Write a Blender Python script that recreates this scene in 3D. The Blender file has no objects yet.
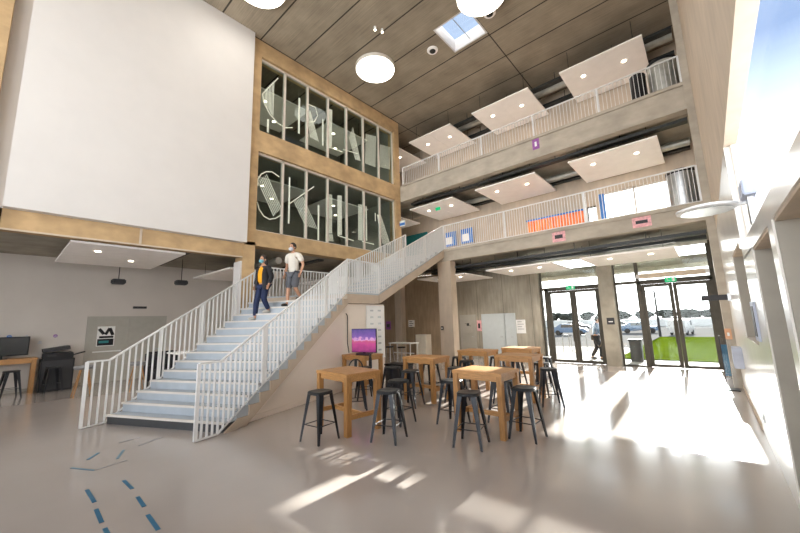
import bpy, bmesh, math, random
from mathutils import Vector, Matrix
random.seed(7)
SC = bpy.context.scene
COL = SC.collection
PI = math.pi

# ------------------------------------------------------------------ materials
def new_mat(name):
    m = bpy.data.materials.new(name); m.use_nodes = True
    nt = m.node_tree
    return m, nt, nt.nodes, nt.links, nt.nodes['Principled BSDF']

def setp(b, **k):
    for a, v in k.items():
        b.inputs[a].default_value = v

def c4(c): return (c[0], c[1], c[2], 1.0)

def srgb(r, g, b):
    f = lambda v: (v/255/12.92) if v/255 <= .04045 else ((v/255+.055)/1.055)**2.4
    return (f(r), f(g), f(b))

def mat(name, col, rough=.5, metal=0.0, var=.08, scale=6.0, stretch=(1, 1, 1), bump=0.0, spec=.5, coat=0.0):
    """noise-mottled procedural material"""
    m, nt, N, L, b = new_mat(name)
    tc = N.new('ShaderNodeTexCoord'); mp = N.new('ShaderNodeMapping'); mp.inputs['Scale'].default_value = stretch
    L.new(tc.outputs['Object'], mp.inputs['Vector'])
    n = N.new('ShaderNodeTexNoise'); n.inputs['Scale'].default_value = scale; n.inputs['Detail'].default_value = 5
    L.new(mp.outputs[0], n.inputs['Vector'])
    r = N.new('ShaderNodeValToRGB')
    r.color_ramp.elements[0].position = .3; r.color_ramp.elements[1].position = .7
    r.color_ramp.elements[0].color = c4([max(0, x*(1-var)) for x in col])
    r.color_ramp.elements[1].color = c4([min(1, x*(1+var)) for x in col])
    L.new(n.outputs['Fac'], r.inputs[0]); L.new(r.outputs[0], b.inputs['Base Color'])
    setp(b, Roughness=rough, Metallic=metal)
    b.inputs['Specular IOR Level'].default_value = spec
    b.inputs['Coat Weight'].default_value = coat
    if bump:
        bp = N.new('ShaderNodeBump'); bp.inputs['Strength'].default_value = bump; bp.inputs['Distance'].default_value = .02
        L.new(n.outputs['Fac'], bp.inputs['Height']); L.new(bp.outputs[0], b.inputs['Normal'])
    return m

def emit_mat(name, col, s):
    m, nt, N, L, b = new_mat(name)
    b.inputs['Base Color'].default_value = c4(col)
    b.inputs['Emission Color'].default_value = c4(col); b.inputs['Emission Strength'].default_value = s
    return m

def glass_mat(name, tint=(1, 1, 1), refl=.06, rough=.0):
    m = bpy.data.materials.new(name); m.use_nodes = True
    nt = m.node_tree; N = nt.nodes; L = nt.links; N.clear()
    o = N.new('ShaderNodeOutputMaterial'); t = N.new('ShaderNodeBsdfTransparent'); t.inputs[0].default_value = c4(tint)
    g = N.new('ShaderNodeBsdfGlossy'); g.inputs['Roughness'].default_value = rough
    g.inputs[0].default_value = (.9, .95, .95, 1)
    mx = N.new('ShaderNodeMixShader'); mx.inputs[0].default_value = refl
    L.new(t.outputs[0], mx.inputs[1]); L.new(g.outputs[0], mx.inputs[2]); L.new(mx.outputs[0], o.inputs[0])
    return m

def concrete(name, col, var=.16, rough=.75, lines=None, boards=(1, 1, 1)):
    """cast concrete: two noises, optional joint lines (axis, offset, spacing, width, dark)"""
    m, nt, N, L, b = new_mat(name)
    tc = N.new('ShaderNodeTexCoord'); geo = N.new('ShaderNodeNewGeometry')
    mp = N.new('ShaderNodeMapping'); mp.inputs['Scale'].default_value = boards
    L.new(geo.outputs['Position'], mp.inputs['Vector'])
    n1 = N.new('ShaderNodeTexNoise'); n1.inputs['Scale'].default_value = 1.3; n1.inputs['Detail'].default_value = 7
    n2 = N.new('ShaderNodeTexNoise'); n2.inputs['Scale'].default_value = 3.0; n2.inputs['Detail'].default_value = 8
    L.new(geo.outputs['Position'], n1.inputs['Vector']); L.new(mp.outputs[0], n2.inputs['Vector'])
    ad = N.new('ShaderNodeMath'); ad.operation = 'ADD'; L.new(n1.outputs['Fac'], ad.inputs[0]); L.new(n2.outputs['Fac'], ad.inputs[1])
    hf = N.new('ShaderNodeMath'); hf.operation = 'MULTIPLY'; hf.inputs[1].default_value = .5; L.new(ad.outputs[0], hf.inputs[0])
    r = N.new('ShaderNodeValToRGB'); r.color_ramp.elements[0].position = .36; r.color_ramp.elements[1].position = .64
    r.color_ramp.elements[0].color = c4([x*(1-var) for x in col]); r.color_ramp.elements[1].color = c4([min(1, x*(1+var)) for x in col])
    L.new(hf.outputs[0], r.inputs[0]); last = r.outputs[0]
    if lines:
        sp = N.new('ShaderNodeSeparateXYZ'); L.new(geo.outputs['Position'], sp.inputs[0])
        for ax, off, spc, wid, dark in lines:
            a = N.new('ShaderNodeMath'); a.operation = 'SUBTRACT'; a.inputs[1].default_value = off - spc/2
            L.new(sp.outputs['XYZ'.index(ax)], a.inputs[0])
            w = N.new('ShaderNodeMath'); w.operation = 'MODULO'
            ps = N.new('ShaderNodeMath'); ps.operation = 'ADD'; ps.inputs[1].default_value = spc*100
            L.new(a.outputs[0], ps.inputs[0]); L.new(ps.outputs[0], w.inputs[0]); w.inputs[1].default_value = spc
            d = N.new('ShaderNodeMath'); d.operation = 'SUBTRACT'; d.inputs[1].default_value = spc/2; L.new(w.outputs[0], d.inputs[0])
            e = N.new('ShaderNodeMath'); e.operation = 'ABSOLUTE'; L.new(d.outputs[0], e.inputs[0])
            lt = N.new('ShaderNodeMath'); lt.operation = 'LESS_THAN'; lt.inputs[1].default_value = wid; L.new(e.outputs[0], lt.inputs[0])
            mul = N.new('ShaderNodeMath'); mul.operation = 'MULTIPLY'; mul.inputs[1].default_value = 1-dark; L.new(lt.outputs[0], mul.inputs[0])
            mx = N.new('ShaderNodeMix'); mx.data_type = 'RGBA'; L.new(mul.outputs[0], mx.inputs['Factor'])
            L.new(last, mx.inputs['A']); mx.inputs['B'].default_value = c4([x*.12 for x in col]); last = mx.outputs['Result']
    L.new(last, b.inputs['Base Color']); setp(b, Roughness=rough)
    b.inputs['Specular IOR Level'].default_value = .3
    bp = N.new('ShaderNodeBump'); bp.inputs['Strength'].default_value = .12; bp.inputs['Distance'].default_value = .03
    L.new(hf.outputs[0], bp.inputs['Height']); L.new(bp.outputs[0], b.inputs['Normal'])
    return m

M = {}
M['floor'] = mat('floor_resin', (.455, .405, .375), rough=.2, var=.035, scale=.9, bump=.02, spec=.6, coat=.5)
M['floor'].node_tree.nodes['Principled BSDF'].inputs['Coat Roughness'].default_value = .12
M['ceil'] = concrete('ceiling_concrete', (.30, .25, .185), var=.24, lines=[('Y', 4.72, 1.25, .022, .05), ('X', -4.3, 5.6, .02, .1)], boards=(.35, 14, 1))
M['beam'] = concrete('beam_concrete', (.50, .345, .185), var=.2, boards=(1, 1, 1.5))
M['conc'] = concrete('grey_concrete', (.34, .31, .25), var=.2, lines=[('X', -9.2, 1.25, .012, .5)], boards=(4, 4, .4))
M['mezz'] = concrete('slab_edge_concrete', (.43, .38, .31), var=.16, boards=(.8, 1, 1.6))
M['soffit'] = concrete('soffit_concrete', (.34, .31, .25), var=.18)
M['shaded'] = concrete('shaded_concrete', (.36, .27, .18), var=.2, boards=(4, 4, .4))  # browner, darker copy of the far wall concrete; shade put into the colour
M['tan'] = concrete('tan_concrete', (.57, .475, .37), var=.1, boards=(2, 2, .6))
M['niche'] = concrete('niche_concrete', (.37, .34, .29), var=.12, boards=(1, 1, 1))
M['white'] = mat('white_paint', (.65, .625, .60), rough=.6, var=.02, scale=2)
M['wall_white'] = mat('right_wall_paint', (.80, .77, .72), rough=.2, var=.03, scale=2)
M['greywall'] = mat('grey_wall_paint', (.60, .55, .50), rough=.65, var=.04, scale=1.2)
M['stairwall'] = mat('under_stair_paint', (.76, .67, .58), rough=.5, var=.03, scale=1.5)
M['panel'] = mat('acoustic_panel', (.95, .915, .88), rough=.8, var=.03, scale=3)
M['rail'] = mat('white_steel', (.72, .72, .71), rough=.35, var=.02)
M['step'] = mat('step_blue_grey', (.40, .445, .49), rough=.4, var=.05, scale=5)
M['stepedge'] = mat('step_nosing', (.64, .60, .55), rough=.5, var=.03)
M['black'] = mat('black_riser', (.035, .037, .04), rough=.5)
M['stringer'] = mat('stair_side', (.48, .39, .30), rough=.6, var=.07, scale=3)
M['steel'] = mat('gunmetal_stool', (.016, .018, .023), rough=.38, metal=.4, var=.2, scale=9)
M['seat'] = mat('stool_seat', (.028, .03, .033), rough=.42, metal=.4, var=.15, scale=9)
M['wood'] = mat('oak', (.46, .235, .08), rough=.42, var=.24, scale=7, stretch=(1, 9, 9), bump=.03)
M['wood2'] = mat('oak_legs', (.40, .20, .065), rough=.45, var=.2, scale=7, stretch=(9, 9, 1))
M['mull'] = mat('mullion_beige', (.62, .56, .49), rough=.5, var=.03)
M['frame'] = mat('dark_frame', (.075, .068, .055), rough=.65, metal=0, var=.1, spec=.2)
M['glass'] = glass_mat('clear_glass', (.95, .97, .96), .015)
M['iglass'] = glass_mat('interior_glass', (.80, .85, .83), .014)
M['bglass'] = glass_mat('band_glass', (.98, .99, 1), .04)
M['letter'] = mat('vinyl_letter', (.80, .86, .74), rough=.7, var=.02)
M['lamp'] = emit_mat('lamp_diffuser', (1, .95, .87), 5.5)
M['spot'] = emit_mat('downlight_glow', (1, .86, .66), 6.0)
M['rim'] = mat('lamp_rim', (.75, .70, .62), rough=.5)
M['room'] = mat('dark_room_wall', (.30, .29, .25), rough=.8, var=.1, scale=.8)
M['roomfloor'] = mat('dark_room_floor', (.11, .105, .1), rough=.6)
M['tray'] = mat('cable_tray', (.035, .037, .036), rough=.5, metal=.4)
M['duct'] = mat('galvanised_duct', (.42, .42, .38), rough=.4, metal=.6, var=.15)
M['teal'] = mat('teal_paint', (.02, .20, .21), rough=.5)
M['door'] = mat('pale_blue_door', (.50, .54, .54), rough=.5, var=.03)
M['greydoor'] = mat('taupe_door', (.40, .38, .33), rough=.55, var=.04)
M['cab'] = mat('cream_cabinet', (.85, .80, .68), rough=.5, var=.03)
M['blueTape'] = mat('blue_tape', (.012, .135, .25), rough=.45)
M['greyTape'] = mat('grey_tape', (.23, .23, .235), rough=.5)
M['tealTape'] = mat('dark_teal_tape', (.07, .17, .24), rough=.5)
M['plastic'] = mat('black_plastic', (.014, .014, .016), rough=.5, spec=.25)
M['darkgrey'] = mat('dark_grey_plastic', (.035, .035, .038), rough=.5, spec=.3)
M['scr'] = mat('dark_screen', (.012, .013, .012), rough=.25)
M['paper'] = mat('paper_white', (.8, .8, .78), rough=.7, var=.02)
M['green'] = emit_mat('exit_green', (.0, .30, .11), .6)
M['silver'] = mat('silver_metal', (.42, .43, .44), rough=.3, metal=.8, var=.1)
M['orange'] = mat('orange_slats', (.80, .20, .04), rough=.5, var=.2, scale=3)
M['blue'] = mat('blue_frame', (.03, .18, .55), rough=.4)
M['pink'] = mat('pink_banner', (.75, .40, .42), rough=.7, var=.25, scale=14)
M['purple'] = mat('purple_poster', (.30, .10, .34), rough=.7, var=.3, scale=14)
M['orangebox'] = mat('orange_box', (.66, .36, .20), rough=.5)
M['bluebox'] = mat('grey_blue_box', (.42, .46, .56), rough=.5)
M['skin'] = mat('skin', (.50, .27, .17), rough=.55, var=.06, scale=12)
M['yellow'] = mat('yellow_top', (.80, .36, .01), rough=.8, var=.08, scale=9)
M['jacket'] = mat('black_jacket', (.012, .012, .016), rough=.75, var=.3)
M['navy'] = mat('navy_trousers', (.012, .022, .07), rough=.8, var=.2)
M['hair'] = mat('dark_hair', (.018, .012, .009), rough=.6, var=.3, scale=20)
M['mask'] = mat('blue_face_mask', (.20, .55, .66), rough=.8)
M['maskw'] = mat('white_face_mask', (.62, .65, .72), rough=.8)
M['tee'] = mat('cream_tee', (.66, .62, .55), rough=.85, var=.06, scale=8)
M['shorts'] = mat('grey_shorts', (.10, .105, .12), rough=.85, var=.15)
M['shoe'] = mat('white_shoes', (.62, .60, .57), rough=.6)
M['shoeb'] = mat('black_shoes', (.02, .018, .018), rough=.6)
M['grass'] = mat('grass', (.055, .082, .005), rough=.9, spec=0, var=.45, scale=2.2, bump=.4)
M['pave'] = mat('pale_paving', (.30, .285, .26), rough=.8, var=.08, scale=1.2, spec=.1)
M['asphalt'] = mat('road', (.17, .165, .16), rough=.85, spec=0, var=.06, scale=.5)
M['treeA'] = mat('tree_foliage', (.05, .054, .046), rough=.9, spec=0, var=.4, scale=1.6)
M['bark'] = mat('bark', (.10, .08, .06), rough=.9)
M['carw'] = mat('white_car_paint', (.34, .35, .36), rough=.3, var=.02, coat=.2)
M['carb'] = mat('blue_car_paint', (.06, .12, .22), rough=.3, var=.05, coat=.5)
M['carg'] = mat('green_car_paint', (.02, .22, .12), rough=.3, var=.05, coat=.5)
M['card'] = mat('dark_car_paint', (.05, .055, .065), rough=.3, var=.05, coat=.5)
M['carwin'] = mat('car_window', (.03, .04, .05), rough=.1)
M['tyre'] = mat('tyre_rubber', (.02, .02, .02), rough=.8)
M['hall'] = mat('pale_cladding', (.45, .46, .46), rough=.7, var=.05, scale=.3)

# TV picture: smooth purple / pink procedural image (a lit screen)
def screen_mat():
    m, nt, N, L, b = new_mat('tv_picture')
    tc = N.new('ShaderNodeTexCoord'); sp = N.new('ShaderNodeSeparateXYZ'); L.new(tc.outputs['Generated'], sp.inputs[0])
    r = N.new('ShaderNodeValToRGB'); e = r.color_ramp.elements
    e[0].color = (.10, .015, .07, 1); e[1].color = (.035, .03, .11, 1); e[1].position = 1
    for p, c in ((.35, (.22, .03, .11, 1)), (.5, (.22, .05, .09, 1)), (.58, (.30, .16, .28, 1)), (.64, (.10, .05, .17, 1))):
        x = e.new(p); x.color = c
    nz_ = N.new('ShaderNodeTexNoise'); nz_.inputs['Scale'].default_value = 5; L.new(tc.outputs['Generated'], nz_.inputs['Vector'])
    ml = N.new('ShaderNodeMath'); ml.operation = 'MULTIPLY_ADD'; ml.inputs[1].default_value = .5; L.new(nz_.outputs['Fac'], ml.inputs[0]); L.new(sp.outputs[2], ml.inputs[2])
    sb_ = N.new('ShaderNodeMath'); sb_.operation = 'SUBTRACT'; sb_.inputs[1].default_value = .25; L.new(ml.outputs[0], sb_.inputs[0])
    L.new(sb_.outputs[0], r.inputs[0]); L.new(r.outputs[0], b.inputs['Base Color']); L.new(r.outputs[0], b.inputs['Emission Color'])
    b.inputs['Emission Strength'].default_value = .9; b.inputs['Roughness'].default_value = .3
    return m
M['tv'] = screen_mat()

# ------------------------------------------------------------------ mesh builder
class MB:
    def __init__(s): s.v = []; s.f = []; s.mi = []; s.cur = 0
    def add(s, vs, fs):
        o = len(s.v); s.v += [tuple(x) for x in vs]
        for f in fs: s.f.append([i+o for i in f]); s.mi.append(s.cur)
        return s
    def box(s, x0, x1, y0, y1, z0, z1):
        a, b = sorted((x0, x1)); c, d = sorted((y0, y1)); e, g = sorted((z0, z1))
        return s.add([(a, c, e), (b, c, e), (b, d, e), (a, d, e), (a, c, g), (b, c, g), (b, d, g), (a, d, g)],
                     [(0, 3, 2, 1), (4, 5, 6, 7), (0, 1, 5, 4), (1, 2, 6, 5), (2, 3, 7, 6), (3, 0, 4, 7)])
    def bar(s, p, q, w, d, up=(0, 0, 1), w2=None, d2=None):
        """rectangular bar from p to q, w along 'side', d along 'up-ish'"""
        p = Vector(p); q = Vector(q); t = (q-p).normalized(); u = Vector(up)
        if abs(t.dot(u)) > .98: u = Vector((0, 1, 0))
        a = t.cross(u).normalized(); b = a.cross(t).normalized()
        w2 = w if w2 is None else w2; d2 = d if d2 is None else d2
        vs = []
        for c, ww, dd in ((p, w, d), (q, w2, d2)):
            vs += [c-a*ww/2-b*dd/2, c+a*ww/2-b*dd/2, c+a*ww/2+b*dd/2, c-a*ww/2+b*dd/2]
        return s.add(vs, [(0, 1, 2, 3), (7, 6, 5, 4), (0, 4, 5, 1), (1, 5, 6, 2), (2, 6, 7, 3), (3, 7, 4, 0)])
    def tube(s, pts, r, n=8):
        pts = [Vector(p) for p in pts]; rs = r if isinstance(r, (list, tuple)) else [r]*len(pts)
        o = len(s.v); prev = None
        for i, p in enumerate(pts):
            t = ((pts[min(i+1, len(pts)-1)]-pts[max(i-1, 0)])).normalized()
            u = Vector((0, 0, 1)) if abs(t.z) < .9 else Vector((0, 1, 0))
            a = t.cross(u).normalized(); b = a.cross(t)
            if prev is not None and a.dot(prev) < 0: a = -a; b = -b
            prev = a
            for k in range(n):
                an = 2*PI*k/n; s.v.append(tuple(p+(a*math.cos(an)+b*math.sin(an))*rs[i]))
        for i in range(len(pts)-1):
            for k in range(n):
                s.f.append([o+i*n+k, o+i*n+(k+1) % n, o+(i+1)*n+(k+1) % n, o+(i+1)*n+k]); s.mi.append(s.cur)
        s.f.append([o+k for k in range(n)][::-1]); s.mi.append(s.cur)
        s.f.append([o+(len(pts)-1)*n+k for k in range(n)]); s.mi.append(s.cur)
        return s
    def lathe(s, prof, c=(0, 0, 0), n=24):
        o = len(s.v); cx, cy, cz = c
        for r, z in prof:
            for k in range(n):
                an = 2*PI*k/n; s.v.append((cx+r*math.cos(an), cy+r*math.sin(an), cz+z))
        for i in range(len(prof)-1):
            for k in range(n):
                s.f.append([o+i*n+k, o+i*n+(k+1) % n, o+(i+1)*n+(k+1) % n, o+(i+1)*n+k]); s.mi.append(s.cur)
        s.f.append([o+k for k in range(n)][::-1]); s.mi.append(s.cur)
        s.f.append([o+(len(prof)-1)*n+k for k in range(n)]); s.mi.append(s.cur)
        return s
    def prism(s, poly, z0, z1):
        n = len(poly); z0 = z0 if callable(z0) else (lambda i, z=z0: z); z1 = z1 if callable(z1) else (lambda i, z=z1: z)
        vs = [(p[0], p[1], z0(i)) for i, p in enumerate(poly)]+[(p[0], p[1], z1(i)) for i, p in enumerate(poly)]
        return s.add(vs, [list(range(n))[::-1], list(range(n, 2*n))]+[(i, (i+1) % n, n+(i+1) % n, n+i) for i in range(n)])
    def slab3(s, pts, off):
        """planar polygon pts extruded by vector off"""
        n = len(pts); off = Vector(off)
        vs = [Vector(p) for p in pts]+[Vector(p)+off for p in pts]
        return s.add(vs, [list(range(n))[::-1], list(range(n, 2*n))]+[(i, (i+1) % n, n+(i+1) % n, n+i) for i in range(n)])
    def build(s, name, mt, parent=None, world=False, smooth=False, bevel=0, loc=None):
        me = bpy.data.meshes.new(name)
        vs = s.v; org = Vector((0, 0, 0))
        if parent is not None and world:
            org = wloc(parent)
        if loc is not None: org = Vector(loc)
        me.from_pydata([tuple(Vector(v)-org) for v in vs], [], s.f)
        mts = mt if isinstance(mt, (list, tuple)) else [mt]
        for x in mts: me.materials.append(x)
        for p, i in zip(me.polygons, s.mi): p.material_index = i
        bm = bmesh.new(); bm.from_mesh(me); bmesh.ops.recalc_face_normals(bm, faces=bm.faces)
        if bevel:
            bmesh.ops.bevel(bm, geom=[e for e in bm.edges], offset=bevel, segments=2, affect='EDGES', clamp_overlap=True)
        bm.to_mesh(me); bm.free()
        if smooth:
            for p in me.polygons: p.use_smooth = True
            try: me.set_sharp_from_angle(angle=math.radians(40))
            except Exception: pass
        o = bpy.data.objects.new(name, me); COL.objects.link(o)
        if parent is not None: o.parent = parent
        if loc is not None: o.location = loc if parent is None else Vector(loc)-wloc(parent)
        return o

def wloc(o):
    v = Vector(o.location)
    while o.parent: o = o.parent; v += Vector(o.location)
    return v

def tag(o, label, cat, group=None):
    o['label'] = label; o['category'] = cat
    if group: o['group'] = group
    return o
def empty(name, loc, rz=0):
    o = bpy.data.objects.new(name, None); COL.objects.link(o); o.location = loc; o.rotation_euler = (0, 0, rz); o.empty_display_size = .1
    return o
def thing(name, label, cat, loc=(0, 0, 0), rz=0, group=None):
    return tag(empty(name, loc, rz), label, cat, group)
def struct(o): o['kind'] = 'structure'; return o
def sbox(name, mt, x0, x1, y0, y1, z0, z1, **k):
    return struct(MB().box(x0, x1, y0, y1, z0, z1).build(name, mt, **k))
def copy_tree(o, parent=None):
    c = o.copy(); COL.objects.link(c); c.parent = parent
    for ch in list(o.children): copy_tree(ch, c)
    return c

XR, XL, YM, YW, ZC = .38, -9.92, 11.5, 14.4, 10.97
XB = -15.6        # back wall of the left zone
F1, F2 = 4.52, 7.85
YB = -5.0         # wall behind

# ------------------------------------------------------------------ shell
sbox('floor', M['floor'], XB-.3, 1.2, YB-.3, YW+.1, -.2, 0)
# roof slab with the skylight hole  x -5.5..-4.35, y 8.33..9.55
sx0, sx1, sy0, sy1 = -5.5, -4.35, 8.35, 9.55
mb = MB()
t = .052
mb.box(XB-.3, sx0-t, YB-.3, YW+.3, ZC, ZC+.4); mb.box(sx1+t, 1.2, YB-.3, YW+.3, ZC, ZC+.4)
mb.box(sx0-t, sx1+t, YB-.3, sy0-t, ZC, ZC+.4); mb.box(sx0-t, sx1+t, sy1+t, YW+.3, ZC, ZC+.4)
struct(mb.build('ceiling', M['ceil']))
# skylight: lined shaft + glazing
sk = struct(empty('window_skylight', ((sx0+sx1)/2, (sy0+sy1)/2, ZC)))
m = MB(); t = .05; zt = ZC+.45
m.box(sx0-t, sx0, sy0-t, sy1+t, ZC+.0, zt); m.box(sx1, sx1+t, sy0-t, sy1+t, ZC+.0, zt)
m.box(sx0, sx1, sy0-t, sy0, ZC+.0, zt); m.box(sx0, sx1, sy1, sy1+t, ZC+.0, zt)
m.build('shaft_lining', M['white'], sk, True)
MB().box(sx0, sx1, sy0, sy1, zt-.12, zt-.1).build('pane', M['bglass'], sk, True)
MB().bar(((sx0+sx1)/2, sy0, zt-.3), ((sx0+sx1)/2, sy1, zt-.3), .02, .02).build('opening_bar', M['silver'], sk, True)

# unseen back wall; its tall windows are added to fill the hall with light
mb = MB(); H = ZC
mb.box(XB, -11, YB-.3, YB, 0, H); mb.box(-11, 1.2, YB-.3, YB, 0, .6); mb.box(-11, 1.2, YB-.3, YB, 9.6, H)
for x in (-11, -7.1, -3.2, .7): mb.box(x, x+.5, YB-.3, YB, .6, 9.6)
struct(mb.build('wall_back', M['white']))
for i, x in enumerate((-10.5, -6.6, -2.7)):
    w = struct(MB().box(x, x+3.4, YB-.12, YB-.1, .6, 9.6).build('window_%d' % (5+i), M['bglass']))
# left zone back wall, far walls
sbox('wall_left', M['greywall'], XB-.3, XB, YB, YW+.3, 0, ZC)
# concrete wall at the end of the ground floor (beyond the tables)
sbox('wall_far', M['conc'], -9.6, -5.06, YW, YW+.3, 0, 4.05)
sbox('wall_far_recess', M['shaded'], XB, -9.6, YW, YW+.3, 0, 4.05)  # same far wall carried on, its shadow held in the material colour
sbox('trim_1', M['conc'], -5.32, -5.06, YW-.16, YW, 0, 4.05)
# upper walls on the window side
mb = MB(); ya, yb = YW, YW+.3
# first floor: openings  A x -6.0..-2.75 (z 5.0-6.3)  B x -2.6..0.1 (z 5.1-6.25)
mb.box(XB, -3.03, ya, yb, F1, F2-.6); mb.box(-3.03, -2.7, ya, yb, F1, 5.15); mb.box(-3.03, -2.7, ya, yb, 5.85, F2-.6)
mb.box(-2.7, -2.6, ya, yb, F1, F2-.6); mb.box(-2.6, .12, ya, yb, F1, 5.15); mb.box(-2.6, .12, ya, yb, 6.25, F2-.6); mb.box(.12, 1.2, ya, yb, F1, F2-.6)
struct(mb.build('wall_far_gallery', M['tan']))
sbox('wall_far_upper', M['tan'], XB, 1.2, ya, yb, F2, ZC)
# gallery windows
w = struct(empty('window_3', (-2.86, YW, 5.15)))
MB().box(-3.03, -2.7, YW+.1, YW+.115, 5.15, 5.85).build('pane', M['glass'], w, True)
m = MB()
for a in ((-3.03, -3.0, 5.15, 5.85), (-2.73, -2.7, 5.15, 5.85), (-3.0, -2.73, 5.15, 5.18), (-3.0, -2.73, 5.82, 5.85)): m.box(a[0], a[1], YW+.07, YW+.14, a[2], a[3])
m.build('window_frame', M['frame'], w, True)
w = struct(empty('window_4', (-1.25, YW, 5.15)))
MB().box(-2.6, .12, YW+.1, YW+.115, 5.15, 6.25).build('pane', M['glass'], w, True)
m = MB()
for a in ((.06, .12, 5.15, 6.25), (-2.6, .12, 5.15, 5.19), (-2.6, .12, 6.2, 6.25), (-1.5, -1.46, 5.15, 6.25)): m.box(a[0], a[1], YW+.07, YW+.14, a[2], a[3])
m.build('window_frame', M['mull'], w, True)
MB().box(-2.6, -2.42, YW+.06, YW+.15, 5.15, 6.25).build('window_jamb', M['blue'], w, True)['label'] = 'bright blue window jamb'

# gallery slabs with edge beams
sbox('floor_gallery_bounce', M['floor'], XB, XR, YM+.3, YW, F1, F1+.004); sbox('floor_upper_bounce', M['floor'], XB, XR, YM+.3, YW, F2, F2+.004)  # unseen pale layers added to bounce the downlights up onto the panels
sbox('floor_gallery', M['soffit'], XB, 1.2, YM+.3, YW+.3, 4.1, F1)
sbox('beam_gallery', M['mezz'], -9.7, 1.0, YM, YM+.3, 4.05, F1)
sbox('floor_upper_gallery', M['soffit'], XB, 1.2, YM+.3, YW+.3, 7.3, F2)
sbox('beam_upper_gallery', M['mezz'], XL+.0, 1.0, YM, YM+.3, 7.1, F2)
sbox('beam_upper_lip', M['mezz'], -9.7, 1.0, YM-.05, YM, 7.78, F2+.02)
sbox('beam_gallery_lip', M['mezz'], -7.7, 1.0, YM-.05, YM, F1-.09, F1+.01)
# columns
sbox('column_stair', M['tan'], -8.06, -7.45, YM+.02, YM+.4, 0, 4.06)
sbox('column_recess', M['tan'], -12.75, -12.3, YW-.35, YW, 0, 4.05)
sbox('pillar_corner', M['beam'], -10.3, XL, 11.17, 11.5, 4.1, ZC)
sbox('pillar_atrium', M['beam'], -10.4, XL, 4.44, 4.8, 0, 4.2)
sbox('pillar_white_side', M['white'], -10.4, XL-.03, 4.40, 4.44, 0, 3.6)
# glazed wall concrete frame (plane x = XL)
sbox('beam_glass_wall_lower', M['beam'], XL-.4, XL, 4.8, 11.17, 4.1, 4.58)
sbox('beam_glass_wall_middle', M['beam'], XL-.4, XL, 4.8, 11.17, 7.13, 7.82)
sbox('beam_glass_wall_top', M['beam'], XL-.4, XL, 4.8, 11.17, 10.42, ZC)
sbox('pillar_glass_wall', M['beam'], XL-.4, XL, 4.47, 4.8, 4.1, ZC)
# white box wall
sbox('wall_white_box', M['white'], -10.3, -9.75, -.2, 4.47, 4.12, ZC)
sbox('pillar_white_box_end', M['beam'], -10.4, -9.72, -.75, -.45, 0, ZC)
sbox('wall_end_strip', M['greywall'], -10.4, -9.95, -.45, -.2, 3.6, ZC)
sbox('wall_left_rear', M['conc'], -10.4, -9.95, YB, -.75, 3.6, ZC)
# beam below the white box with a joint strip
sbox('beam_white_box', M['beam'], -10.25, -9.95, -.45, 4.44, 3.72, 4.12)
sbox('trim_2', M['tan'], -9.95, -9.935, 1.98, 2.03, 3.74, 4.12)
sbox('trim_3', M['tan'], -9.96, -9.93, -.45, 4.44, 3.7, 3.735)
sbox('ceiling_left', M['soffit'], XB, -10.25, YB, YM+.3, 4.1, 4.5)
# rooms behind the glass
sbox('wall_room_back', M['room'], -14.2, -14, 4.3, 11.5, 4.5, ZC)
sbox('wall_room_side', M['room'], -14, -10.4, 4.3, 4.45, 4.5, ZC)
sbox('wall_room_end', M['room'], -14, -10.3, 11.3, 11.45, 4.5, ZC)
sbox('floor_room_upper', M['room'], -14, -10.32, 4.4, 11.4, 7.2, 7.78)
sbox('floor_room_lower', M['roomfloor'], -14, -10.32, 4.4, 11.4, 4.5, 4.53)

# right wall: niches below, window band, plain upper wall
D = XR+.62
mb = MB()
mb.box(XR, D, YB, .9, 0, 2.5); mb.box(XR, D, 3.3, 3.5, 0, 2.34); mb.box(XR, D, 4.7, 5.75, 0, 2.36)
mb.box(XR, D, .9, 5.75, 2.34, 2.5); mb.box(XR, D, 5.75, 7.65, 0, 1.35); mb.box(XR, D, 5.75, 7.65, 2.62, 3.75); mb.box(XR, D, 5.75, 6.0, 2.5, 2.62)
mb.box(XR, D, 7.65, YW, 0, 3.75)
mb.box(XR, D, 5.7, 5.75, 2.5, 3.75)
struct(mb.build('wall_right', M['wall_white']))
sbox('wall_right_upper', M['tan'], XR, XR+.12, YB, YW, 3.75, ZC)
mb = MB()
mb.box(D-.05, D, .9, 3.3, 0, 2.34); mb.box(D-.05, D, 3.5, 4.7, 0, 2.34); mb.box(D-.05, D, 5.75, 7.65, 1.35, 2.62)
struct(mb.build('wall_right_niche_back', M['niche']))
# far jambs of the niches are bare grey concrete linings
for i, (y, z0, z1) in enumerate(((3.3, 0, 2.34), (4.7, 0, 2.34), (7.65, 1.35, 2.62))):
    sbox('trim_%d' % (4+i), M['niche'], XR+.012, D-.05, y-.03, y, z0, z1)
    y0 = (.9, 3.5, 5.75)[i]
    sbox('trim_%d' % (7+i), M['tan'], XR+.012, D-.05, y0, y-.03, z1-.02, z1)
w = struct(empty('window_8', (XR+.06, 0, 2.5)))
MB().box(XR+.1, XR+.115, YB, 5.7, 2.5, 3.75).build('pane', M['bglass'], w, True)
MB().box(XR+.06, XR+.16, 5.66, 5.7, 2.5, 3.75).build('window_frame', M['mull'], w, True)
# vertical pier strip where the galleries meet the right wall
sbox('pillar_right', M['mezz'], .22, XR, YM-.1, YM+.35, 0, ZC)
sbox('baseboard_right', M['tan'], XR-.012, XR, 7.65, YM-.1, 0, .09)
sbox('baseboard_left', M['niche'], XB, XB+.015, -2, 4.2, 0, .08)

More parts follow.
